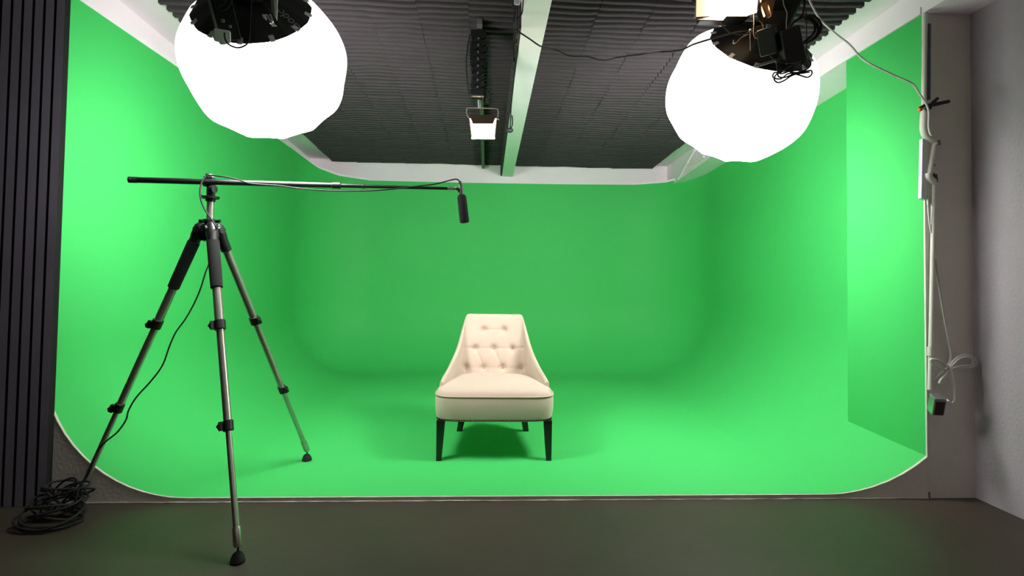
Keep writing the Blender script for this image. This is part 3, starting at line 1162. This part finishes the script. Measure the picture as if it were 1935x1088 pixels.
# central lamp
d0 = 3.08
pc = at(911, 238, d0)
lamp = thing('panel_light', 'small lit warm panel lamp with barn doors hanging below the ceiling near the beam', 'studio light', pc)
quadbox('housing', [(886, 221), (939, 221), (936, 260), (890, 260)], d0 + 0.02, 0.06, M['black'], lamp)
quadbox('led_panel', [(888, 224), (937.5, 224), (934, 258), (892, 258)], d0 + 0.012, 0.006, M['warm'], lamp)
quadbox('barn_door', [(887, 217), (938, 217), (932, 233), (893, 233)], d0, 0.003, M['barn'], lamp, dd=[d0 - 0.01, d0 - 0.01, d0 - 0.07, d0 - 0.07])
quadbox('barn_door', [(890, 259), (936, 259), (935, 262.5), (891, 262.5)], d0, 0.003, M['steel'], lamp, dd=[d0, d0, d0 - 0.06, d0 - 0.06])
MB().tube([at(x, y, d0 + 0.02) for x, y in ((887, 224), (882, 217), (881.5, 208), (883, 204), (888, 203.5), (935, 205), (940.5, 206), (941.5, 211), (941, 219), (938, 226))], 0.0032, 8).build('yoke', M['railm'], lamp, smooth=True)
MB().cyl(at(938, 223, d0 + 0.02), at(944, 226, d0 + 0.02), 0.005).build('tilt_knob', M['greyfl'], lamp)
MB().cyl(at(906, 204, d0 + 0.02), at(905.5, 190, d0 + 0.02), 0.009, 0.010).build('spigot', M['steel'], lamp, smooth=True)
# scissor hanger
pt_top = at(905, 22, d0 + .02)
pt_bot = at(905.5, 190, d0 + .02)
tz = foam_h(pt_top.y) - 0.04
pant = thing('scissor_hanger', 'black extending scissor hanger holding the small central panel lamp from the ceiling', 'lamp hanger', (pt_top.x, pt_top.y, tz))
NSC = 8
z0, z1 = tz - 0.03, pt_bot.z + 0.05
xc, yc = pt_top.x, pt_top.y
for i in range(NSC):
    za, zb = z0 + (z1 - z0) * i / NSC, z0 + (z1 - z0) * (i + 1) / NSC
    wd = 0.036 + 0.008 * math.sin(i * 0.9)
    for sx in (-1, 1):
        for yo in (-0.018, 0.018):
            m = MB()
            a, b = V((xc - sx * wd, yc + yo + sx * .004, za)), V((xc + sx * wd, yc + yo + sx * .004, zb))
            dr = (b - a).normalized()
            Rb = Matrix((dr, V((0, 1, 0)), dr.cross(V((0, 1, 0))))).transposed()
            m.box((a + b) / 2, ((b - a).length + 0.012, 0.004, 0.018), Rb)
            m.build('scissor_arm', M['black'], pant)
    MB().cyl(V((xc, yc - 0.03, (za + zb) / 2)), V((xc, yc + 0.03, (za + zb) / 2)), 0.006, seg=10).build('pivot', M['steel'], pant)
MB().bb((xc - 0.045, yc - 0.03, tz - 0.03), (xc + 0.045, yc + 0.03, tz)).build('carriage', M['black'], pant)
MB().bb((xc - 0.030, yc - 0.02, pt_bot.z), (xc + 0.030, yc + 0.02, pt_bot.z + 0.055)).build('lower_bracket', M['black'], pant)
MB().cyl(V((xc - 0.036, yc - .02, pt_bot.z + 0.02)), V((xc + 0.036, yc - .02, pt_bot.z + 0.02)), 0.006).build('clamp_bolt', M['steel'], pant)
sp = [V((xc + 0.055 + 0.009 * math.cos(i * 1.1) + 0.012 * math.sin(PI * i / 220), yc - 0.01 + 0.009 * math.sin(i * 1.1), tz - 0.02 + (pt_bot.z - tz + 0.0) * i / 220)) for i in range(221)]
MB().tube(sp, 0.0028, 6).build('coiled_lead', M['cable'], pant, smooth=True)
sp = [V((xc - 0.05 - 0.02 * math.sin(PI * i / 20), yc - 0.01, tz - 0.02 + (pt_bot.z + .05 - tz) * i / 20)) for i in range(21)]
MB().tube(sp, 0.004, 6).build('straight_lead', M['cable'], pant, smooth=True)

# right front lamp
d1 = 2.24
pc = at(1375, -10, d1)
lamp2 = thing('panel_light', 'larger lit warm panel lamp with barn doors cut by the top edge at the right', 'studio light', pc)
quadbox('housing', [(1322, -90), (1428, -90), (1417, 31), (1330, 31)], d1 + 0.03, 0.08, M['black'], lamp2)
quadbox('led_panel', [(1345, -84), (1424, -84), (1413, 29), (1341, 29)], d1 + 0.022, 0.006, M['warm'], lamp2)
quadbox('barn_door', [(1318, -92), (1344, -88), (1341, 30), (1315, 32)], d1, 0.003, M['barn'], lamp2, dd=[d1 - 0.05, d1 + 0.02, d1 + 0.02, d1 - 0.05])
quadbox('barn_door', [(1426, -90), (1440, -90), (1430, 24), (1414, 29)], d1, 0.003, M['barn'], lamp2, dd=[d1 + 0.02, d1 - 0.05, d1 - 0.05, d1 + 0.02])
quadbox('barn_door', [(1314, 33), (1372, 31), (1366, 38), (1318, 37)], d1, 0.004, M['steel'], lamp2, dd=[d1 + 0.01, d1 + 0.01, d1 - 0.05, d1 - 0.05])
MB().tube([at(1319, -60, d1 - .02), at(1313, 33, d1 - .02)], 0.0022, 8).build('corner_wire', M['steel'], lamp2)
MB().tube([at(1300, -100, d1 + .05), at(1306, -20, d1 + .05), at(1310, 2, d1 + .04), at(1320, 6, d1 + .04)], 0.006, 8).build('yoke', M['black'], lamp2, smooth=True)
pole_t = at(1375, -90, d1 + .06)
MB().cyl(pole_t, V((pole_t.x, pole_t.y, foam_h(pole_t.y, pole_t.x) - 0.012)), 0.014).build('drop_pole', M['black'], lamp2)
# foil covered flag, black flag, grey post, standing between lamp and lantern
fl = MB()
rnd = random.Random(4)
fpx = [[(1436, -60), (1450, -60), (1464, -60)], [(1440, -25), (1452, -28), (1470, -22)], [(1438, 8), (1450, 0), (1464, 2)], [(1446, 30), (1452, 32), (1458, 30)]]
ps = []
for row in fpx:
    for (x, y) in row:
        ps.append(at(x, y, d1 - 0.08 + rnd.uniform(-0.03, 0.03)))
off_ = V((0, 0.012, 0))
fs = [(j * 3 + i, j * 3 + i + 1, j * 3 + i + 4, j * 3 + i + 3) for j in range(3) for i in range(2)]
n12 = len(ps)
fl.add(ps + [p + off_ for p in ps], fs + [tuple(n12 + i for i in reversed(f)) for f in fs] + [(0, 3, n12 + 3, n12), (3, 6, n12 + 6, n12 + 3), (6, 9, n12 + 9, n12 + 6), (9, 10, n12 + 10, n12 + 9), (10, 11, n12 + 11, n12 + 10), (11, 8, n12 + 8, n12 + 11), (8, 5, n12 + 5, n12 + 8), (5, 2, n12 + 2, n12 + 5)])
tag(fl.build('foil_flap', M['foil']), 'wrinkled bronze foil sheet hanging right of the lit panel lamp', 'foil sheet')

# cluster over the right lantern
def facebox(name, px, py, d, w, h, t, ang, m, parent=None, tiltx=0.0, tilty=0.0, r=0.008):
    p = at(px, py, d)
    v, rr, uu = basis_at(p)
    B = Matrix((rr, uu, -v)).transposed()
    R = B @ Matrix.Rotation(math.radians(ang), 3, 'Z') @ Matrix.Rotation(math.radians(tiltx), 3, 'X') @ Matrix.Rotation(math.radians(tilty), 3, 'Y')
    return MB().rbox(p, (w, h, t), R, r).build(name, m, parent, smooth=True), p, R


K = 0.00227  # metres per pixel at the cluster
dC = 2.24
# bracket clamp box holding the lantern (black plate with grey lower edge)
brk = thing('mounting_bracket', 'black mounting bracket with a grey lower edge on the skirt of the right lantern', 'bracket', at(1455, 80, dC + .06))
facebox('plate', 1448, 84, dC + .07, 46 * K, 72 * K, 0.03, 4, M['blackmatte'], brk)
facebox('edge_bar', 1446, 120, dC + .055, 40 * K, 5 * K, 0.03, 17, M['greypl'], brk)
MB().cyl(at(1438, 100, dC + .04), at(1447, 102, dC + .04), 0.006).build('screw', M['greypl'], brk)
MB().cyl(at(1448, 50, dC + .03), at(1455, 50, dC + .03), 0.009).build('blue_knob', mat('blue_plastic', srgb(70, 96, 140), 0.4), brk)
facebox('top_block', 1464, 42, dC + .06, 46 * K, 40 * K, 0.05, 4, M['black'], brk)
a1, p1, R1 = facebox('power_adapter', 1452, 78, dC - 0.02, 32 * K, 50 * K, 0.045, 18, M['black'], None, 0, -18)
tag(a1, 'small black power adapter with lead, left of the two over the right lantern', 'power adapter')
a2, p2, R2 = facebox('power_adapter', 1494, 86, dC - 0.05, 36 * K, 62 * K, 0.055, 20, M['black'], None, 0, 22)
tag(a2, 'larger black power adapter, right of the two hanging over the right lantern', 'power adapter')
a3, p3, R3 = facebox('plug_block', 1481, 118, dC - 0.01, 26 * K, 26 * K, 0.03, 30, M['greyfl'])
tag(a3, 'small dark plug block tucked under the larger power adapter', 'plug')
a4, p4, R4 = facebox('socket_connector', 1473, 127, dC - .02, 11 * K, 22 * K, 0.025, 12, M['blackmatte'])
tag(a4, 'black cable connector dangling against the glowing right lantern', 'connector')


def wire(name, pix, r, label, m='cable', cat='cable', n=8):
    return tag(pcable(pix, r, n).build(name, M[m], smooth=True), label, cat)


D = dC - 0.06
wire('bundled_cable', [(1476, 132, D), (1466, 142, D), (1463, 150, D), (1470, 156, D), (1482, 152, D), (1496, 143, D), (1518, 136, D), (1532, 133, D), (1534, 140, D), (1526, 146, D), (1514, 143, D - .01),
                       (1500, 140, D - .01), (1484, 146, D - .01), (1472, 145, D - .01), (1470, 136, D - .01), (1480, 131, D - .01), (1500, 137, D - .01), (1522, 132, D), (1531, 124, D), (1528, 115, D), (1520, 113, D), (1514, 121, D),
                       (1512, 131, D + .01), (1494, 134, D + .01), (1478, 139, D + .01), (1464, 137, D + .01), (1461, 146, D + .01), (1475, 149, D + .01), (1490, 139, D), (1510, 139, D), (1530, 136, D)], 0.0032,
     'looped black cable tied in a bow across the top of the right lantern')
wire('thick_cable', [(1488, 58, D + .05), (1500, 42, D + .05), (1514, 34, D + .05), (1530, 34, D + .05), (1543, 44, D + .05), (1546, 60, D + .05), (1536, 74, D + .05), (1520, 82, D + .05), (1512, 84, D + .05), (1524, 76, D + .04), (1538, 62, D + .04),
                     (1540, 48, D + .04), (1532, 38, D + .04), (1520, 34, D + .04), (1535, 30, D + .03), (1549, 40, D + .03), (1551, 56, D + .03), (1540, 72, D + .03), (1522, 82, D + .03)], 0.0055,
     'thick coiled black cable against the foam right of the adapters')
wire('drop_cable', [(1521, -20, D + .05), (1520, 10, D + .05), (1517, 26, D + .05), (1512, 32, D + .05)], 0.0045, 'short thick black cable dropping from the ceiling to the coil at right')
wire('thin_cable', [(1523, 20, D + .06), (1524, 60, D + .05), (1524, 100, D + .04), (1519, 118, D + .03), (1506, 122, D + .02)], 0.0022, 'thin straight black cable hanging down beside the larger adapter')
wire('adapter_lead', [(1453, 103, D + .02), (1462, 111, D + .01), (1476, 117, D), (1492, 119, D), (1506, 117, D), (1515, 112, D + .01)], 0.0028, 'thin lead curving from the smaller adapter under the larger one')
wire('rope', [(1478, -20, D + .02), (1481, 8, D + .02), (1487, 24, D + .02), (1486, 42, D + .02), (1486, 54, D + .02)], 0.002, 'thin pale cord hanging above the larger power adapter', 'greypl', 'cord')
# grey post behind
o = MB().cyl(at(1503, -25, dC + .1), at(1486, 42, dC + .1), 0.010).build('support_pole', M['railm'], smooth=True)
tag(o, 'slanting grey metal pole above the right lantern', 'pole')
# small silver clamp with hook
cla = thing('wire_clamp', 'small silver screw clamp with wire hook on the right lantern skirt', 'clamp', at(1420, 62, dC + .03))
MB().cyl(at(1417, 59, dC + .03), at(1418, 96, dC + .03), 0.0022).build('threaded_rod', M['steel'], cla)
MB().sphere(at(1418, 58, dC + .03), 0.009, 12, 8).build('wing_nut', M['steel'], cla, smooth=True)
MB().tube([at(1405, 68, dC + .05), at(1416, 61, dC + .04)], 0.007, 10).build('handle', M['steel'], cla, smooth=True)
MB().tube(smoothpts([at(x, y, dC + .02) for x, y in ((1424, 18), (1425, 40), (1424, 56), (1426, 70), (1436, 72), (1438, 60), (1442, 50), (1436, 40), (1430, 40))], 5), 0.0025, 8).build('hook', M['foil'], cla, smooth=True)
MB().tube(smoothpts([at(x, y, dC + .04) for x, y in ((1386, 76), (1386, 82), (1392, 80), (1400, 72), (1412, 66), (1430, 62), (1450, 56))], 5), 0.0022, 8).build('wire', M['steel'], cla, smooth=True)

# cable slung from the beam to the right lantern
wire('slung_cable', [(972, 55, 2.80), (983, 62, 2.74), (1000, 73, 2.76), (1023, 88, 2.80), (1050, 94, 2.9), (1078, 106, 2.9), (1110, 107, 2.9), (1140, 114, 2.9), (1175, 107, 2.9), (1210, 103, 2.62), (1250, 98, 2.8), (1285, 95, 2.5), (1310, 84, 2.42), (1345, 73, 2.34), (1372, 66, 2.31), (1400, 60, 2.28), (1425, 60, 2.28)], 0.0042,
     'thin black cable slung across the foam from the ceiling beam to the right lantern')
wire('lamp_lead', [(1361, 42, 2.27), (1368, 52, 2.27), (1380, 62, 2.27), (1398, 66, 2.27), (1416, 62, 2.27)], 0.0025, 'thin dark lead from the larger panel lamp down to the lantern skirt')
wire('beam_cable', [(968, -5, 2.70), (969, 10, 2.74), (974, 22, 2.76), (971, 40, 2.62), (972, 60, 2.9), (971, 78, 3.0), (977, 90, 3.05), (978, 98, 3.1), (973, 130, 3.3), (970, 160, 3.5), (966, 200, 3.8), (965, 225, 4.1), (964, 240, 4.3)], 0.0045,
     'black cable clipped along the left edge of the ceiling beam')
wire('plug_lead', [(989, -6, 2.5), (988, 12, 2.5), (986, 25, 2.5), (981, 33, 2.5), (976, 34, 2.5)], 0.003, 'short black lead looping under the white socket on the beam')
o, _, _ = facebox('white_socket', 978, 0, 2.52, 0.03, 0.045, 0.03, -10, M['whitepl'])
tag(o, 'white socket on the left side of the ceiling beam at the top edge', 'socket')
# plug near the lamp
pl = thing('hanging_plug', 'dark plug hanging on a looped lead at the beam beside the central lamp', 'plug', at(963, 246, 4.3))
MB().sphere(at(963, 246, 4.25), 0.026, 14, 10, (1.2, 1, 0.8)).build('plug_body', M['greyfl'], pl, smooth=True)
MB().tube(smoothpts([at(x, y, 4.22) for x, y in ((965, 205), (968, 222), (968, 236), (964, 244))], 5), 0.005, 8).build('lead', M['cable'], pl, smooth=True)

# white arc at top edge
wire('white_cable_loop', [(1180, -14, 2.8), (1192, -1, 2.8), (1208, 3, 2.8), (1224, 1, 2.8), (1238, -10, 2.8)], 0.006, 'white cable loop dipping in at the top edge between beam and panel lamp', 'wcable')

# left lantern accessories
dL = 1.93
ctl = thing('control_box', 'black control box with a pale metal edge hanging on the left lantern skirt', 'control box', at(425, 40, dL))
facebox('box', 425, 30, dL + .02, 34 * .0021, 80 * .0021, 0.04, 3, M['blackmatte'], ctl)
facebox('edge_plate', 408, 32, dL - .0, 13 * .0021, 88 * .0021, 0.012, 4, M['greypl'], ctl)
facebox('corner_plate', 420, 68, dL - .01, 26 * .0021, 21 * .0021, 0.012, -10, M['tab'], ctl)
facebox('button', 421, 39, dL - .012, 6 * .0021, 6 * .0021, 0.01, 0, M['greypl'], ctl, r=.005)
facebox('button', 435, 50, dL - .012, 5 * .0021, 5 * .0021, 0.01, 0, M['greypl'], ctl, r=.004)
wire('loop_lead', [(424, 62, dL - .03), (425, 72, dL - .03), (431, 83, dL - .03), (447, 90, dL - .03), (461, 87, dL - .03), (470, 78, dL - .02), (472, 60, dL), (473, 30, dL + .02), (476, -10, dL + .03)], 0.0028, 'thin lead looping down from the control box over the left lantern')
wire('coiled_lead', [(398, -12, dL - .04), (402, 6, dL - .04), (412, 15, dL - .04), (424, 16, dL - .04), (434, 6, dL - .04), (438, -10, dL - .04), (430, -6, dL - .05), (422, 8, dL - .05), (408, 10, dL - .05), (402, -6, dL - .05), (404, 2, dL - .06), (416, 18, dL - .06), (430, 14, dL - .06), (439, -2, dL - .06)], 0.0032,
     'coiled black lead in front of the control box at the top edge')
hk = thing('safety_strap', 'pale grey strap with metal clip over the left lantern skirt', 'strap', at(518, 20, dL))
quadbox('strap_band', [(510, -20), (516, -20), (520, 34), (513, 22)], dL, 0.004, M['greypl'], hk)
quadbox('strap_band', [(517, -20), (525, -20), (523, 38), (517, 26)], dL + .01, 0.004, M['tab'], hk)
MB().tube(smoothpts([at(x, y, dL - .01) for x, y in ((506, 30), (509, 38), (513, 43), (514, 38), (510, 28))], 5), 0.006, 8).build('clip', M['steel'], hk, smooth=True)
quadbox('label_patch', [(495, 27), (504, 27), (503, 38), (498, 34)], dL + .02, 0.003, M['tab'], hk)
quadbox('label_patch', [(516, 41), (523, 49), (513, 49), (513, 45)], dL + .02, 0.003, M['tab'], hk)

# ------------------------------------------------------------------ right pillar fittings
yp = YF - 0.035


def vp(x, y): return at(x, y, yp)


pipe = thing('conduit_pipe', 'white plastic conduit pipe with elbows running down the grey pillar', 'pipe', vp(1757, 700))
segA = [vp(1748, 24), vp(1747, 120), vp(1746, 235)]
MB().tube([vp(1748, 24), vp(1746, 205), vp(1746, 240)], 0.0115, 16).build('upper_pipe', M['pvc'], pipe, smooth=True)
MB().tube(smoothpts([vp(1747, 212), vp(1745.5, 240), vp(1750, 256), vp(1765, 268), vp(1767, 274)], 6), 0.0175, 16).build('elbow', M['pvc'], pipe, smooth=True)
MB().tube([vp(1768, 266), vp(1769.5, 275)], 0.019, 16).build('elbow_collar', M['greypl'], pipe, smooth=True)
MB().tube([vp(1766, 270), vp(1755, 335)], 0.0135, 16).build('link_pipe', M['pvc'], pipe, smooth=True)
MB().tube(smoothpts([vp(1754, 328), vp(1755, 336), vp(1764, 344)], 5), 0.018, 16).build('elbow', M['pvc'], pipe, smooth=True)
MB().tube([vp(1764, 330), vp(1766, 344)], 0.015, 14).build('elbow_collar', M['greyfl'], pipe, smooth=True)
MB().tube([vp(1765, 342), vp(1762, 500), vp(1759, 660), vp(1757, 736)], 0.0105, 16).build('lower_pipe', M['pvc'], pipe, smooth=True)
MB().tube([vp(1758, 655), vp(1757.6, 672)], 0.0135, 16).build('coupling', M['pvc'], pipe, smooth=True)
o = MB().tube([vp(1754.5, 46), vp(1753.5, 188)], 0.0105, 12).build('foam_sleeve', M['pad'], smooth=True)
tag(o, 'slate grey foam sleeve strip beside the upper conduit pipe', 'foam sleeve')
# power strip
ps_ = thing('power_strip', 'long white power strip fixed upright on the pillar behind the conduit', 'power strip', vp(1752, 320))
ps_c = [vp(1744.5, 268), vp(1768, 268), vp(1764, 375), vp(1742, 372)]
b_ = [p + V((0.0, 0.0, 0)) for p in ps_c]
quadbox('casing', [(1743.5, 262), (1754, 262), (1750, 378), (1741, 374)], yp + .0, 0.02, M['whitepl'], ps_)
MB().hexa([vp(1754, 262), vp(1750, 378), vp(1759, 374), vp(1770, 262)], [p + V((0, 0.022, 0)) for p in (vp(1754, 262), vp(1750, 378), vp(1759, 374), vp(1770, 262))]).build('socket_face', M['pvc'], ps_)
for (x, y) in ((1765.5, 293), (1762.5, 301), (1765, 312), (1761.5, 319), (1764.5, 329)):
    MB().box(vp(x, y) + V((0, -0.002, 0)), (0.004, 0.004, 0.011)).build('socket_slot', M['blackmatte'], ps_)
MB().tube([vp(1753, 376), vp(1753.5, 388)], [0.006, 0.004], 10).build('cord_grip', M['whitepl'], ps_, smooth=True)
MB().tube(smoothpts([vp(1753.5, 386), vp(1754.5, 405), vp(1757, 425), vp(1759, 440)], 5), 0.0032, 8).build('cord', M['wcable'], ps_, smooth=True)
# spring clamp
sc = thing('spring_clamp', 'black spring clamp with orange tip gripping the pipe on the pillar', 'clamp', vp(1755, 196))
yq = yp - 0.03


def vq(x, y, k=0): return at(x, y, yq + k)


MB().tube([vq(1757, 199), vq(1772, 196), vq(1793, 191.5)], [0.010, 0.0095, 0.0085], 12).build('handle', M['black'], sc, smooth=True)
MB().tube([vq(1757, 201), vq(1764, 193), vq(1772, 185.5)], [0.0095, 0.009, 0.007], 12).build('handle', M['black'], sc, smooth=True)
MB().tube([vq(1758, 199), vq(1748, 199), vq(1738, 204)], [0.010, 0.009, 0.0065], 12).build('jaw', M['black'], sc, smooth=True)
MB().tube([vq(1758, 203), vq(1750, 206, .02), vq(1742, 206, .03)], [0.010, 0.006, 0.005], 12).build('jaw', M['black'], sc, smooth=True)
MB().tube([vq(1736, 207), vq(1742, 206.5)], 0.008, 12).build('jaw_pad', M['orange'], sc, smooth=True)
# white cable from the ceiling across to the clamp and down the pipe
wire('white_cable', [(1520, -25, 2.50), (1532, 5, 2.51), (1550, 36, 2.52), (1577, 62, 2.52), (1605, 84, 2.52), (1626, 108, 2.52), (1645, 121, 2.50), (1680, 138, 2.49), (1712, 152, 2.48), (1726, 160, 2.48), (1738, 178, 2.475), (1750, 196, 2.475),
                     (1755, 212, 2.48), (1755, 240, 2.475), (1759, 254, 2.475), (1764, 254, 2.475)], 0.0048, 'long white cable swooping from the ceiling across the green to the pillar clamp', 'wcable')
# bow tied white cable
wire('bow_tied_cable', [(1768, 490, yp), (1770, 505, yp), (1775, 540, yp), (1783, 590, yp), (1791, 635, yp), (1797, 668, yp), (1795, 683, yp), (1788, 694, yp), (1775, 708, yp), (1760, 720, yp), (1776, 706, yp - .01), (1792, 695, yp - .01),
                        (1802, 681, yp - .01), (1815, 672, yp - .01), (1830, 671, yp - .01), (1842, 677, yp - .01), (1843, 688, yp - .01), (1835, 694, yp - .01), (1815, 693, yp - .01), (1798, 694, yp - .015), (1804, 686, yp - .015), (1812, 678, yp - .015),
                        (1828, 674, yp - .015), (1837, 681, yp - .015), (1835, 690, yp - .015), (1820, 691, yp - .015), (1799, 696, yp - .02), (1788, 707, yp - .02), (1778, 717, yp - .02), (1775, 724, yp - .02), (1781, 718, yp - .02), (1790, 703, yp - .02), (1784, 698, yp - .02),
                        (1770, 693, yp - .02), (1760, 684, yp - .02), (1760, 679, yp - .02), (1771, 680, yp - .02), (1785, 688, yp - .02), (1796, 697, yp - .025), (1801, 712, yp - .025), (1804, 740, yp - .02), (1804, 755, yp - .02), (1799, 762, yp - .02), (1790, 760, yp - .02)],
     0.0054, 'white cable tied in a bow hanging on the grey pillar', 'wcable')
# metal socket box at the cable's end
bx = thing('socket_box', 'small metal adapter box hanging at the end of the white cable low on the pillar', 'adapter box', vp(1770, 764))
p = at(1770, 764, yp - 0.03)
v_, r_, u_ = basis_at(p)
B = Matrix((r_, u_, -v_)).transposed() @ Matrix.Rotation(math.radians(-17), 3, 'Z') @ Matrix.Rotation(math.radians(28), 3, 'X') @ Matrix.Rotation(math.radians(28), 3, 'Y')
MB().rbox(p, (0.050, 0.092, 0.050), B, 0.003).build('casing', M['steel'], bx, smooth=True)
MB().box(p + B @ V((0.001, -0.006, 0.0255)), (0.036, 0.072, 0.003), B).build('front_plate', M['barn'], bx)
MB().rbox(p + B @ V((0.034, 0.02, 0.004)), (0.024, 0.02, 0.02), B, 0.004).build('plug', M['whitepl'], bx, smooth=True)
MB().rbox(p + B @ V((0.032, -0.005, 0.006)), (0.020, 0.018, 0.018), B, 0.004).build('plug', M['whitepl'], bx, smooth=True)

# conduits on the header near the back right corner
cd = thing('header_conduit', 'slanting white conduit tubes on the white header in the far right corner', 'pipe', onx(1300, 320, XP - 0.02))
MB().tube([onx(1313, 284, XP - .02), onx(1283, 338, XP - .02)], 0.016, 10).build('tube', M['white'], cd, smooth=True)
MB().tube([onx(1330, 296, XP - .02), onx(1299, 312, XP - .02)], 0.012, 10).build('tube', M['white'], cd, smooth=True)

# ------------------------------------------------------------------ added fill light, out of view behind the camera, to brighten the pillar
fill_d = bpy.data.lights.new('fill_light', 'AREA')
fill_d.shape = 'RECTANGLE'
fill_d.size = 1.2
fill_d.size_y = 0.3
fill_d.energy = 5
fill_o = bpy.data.objects.new('fill_light', fill_d)
COL.objects.link(fill_o)
fill_o.location = (1.2, -1.2, 2.6)
world = bpy.data.worlds.new('world')
scene.world = world
world.use_nodes = True
world.node_tree.nodes['Background'].inputs['Color'].default_value = (0.6, 0.65, 0.8, 1)
world.node_tree.nodes['Background'].inputs['Strength'].default_value = 0.02

vs_ = scene.view_settings
vs_.view_transform = 'Standard'
vs_.look = 'None'
vs_.gamma = 1
vs_.use_curve_mapping = False
vs_.exposure = 0.95
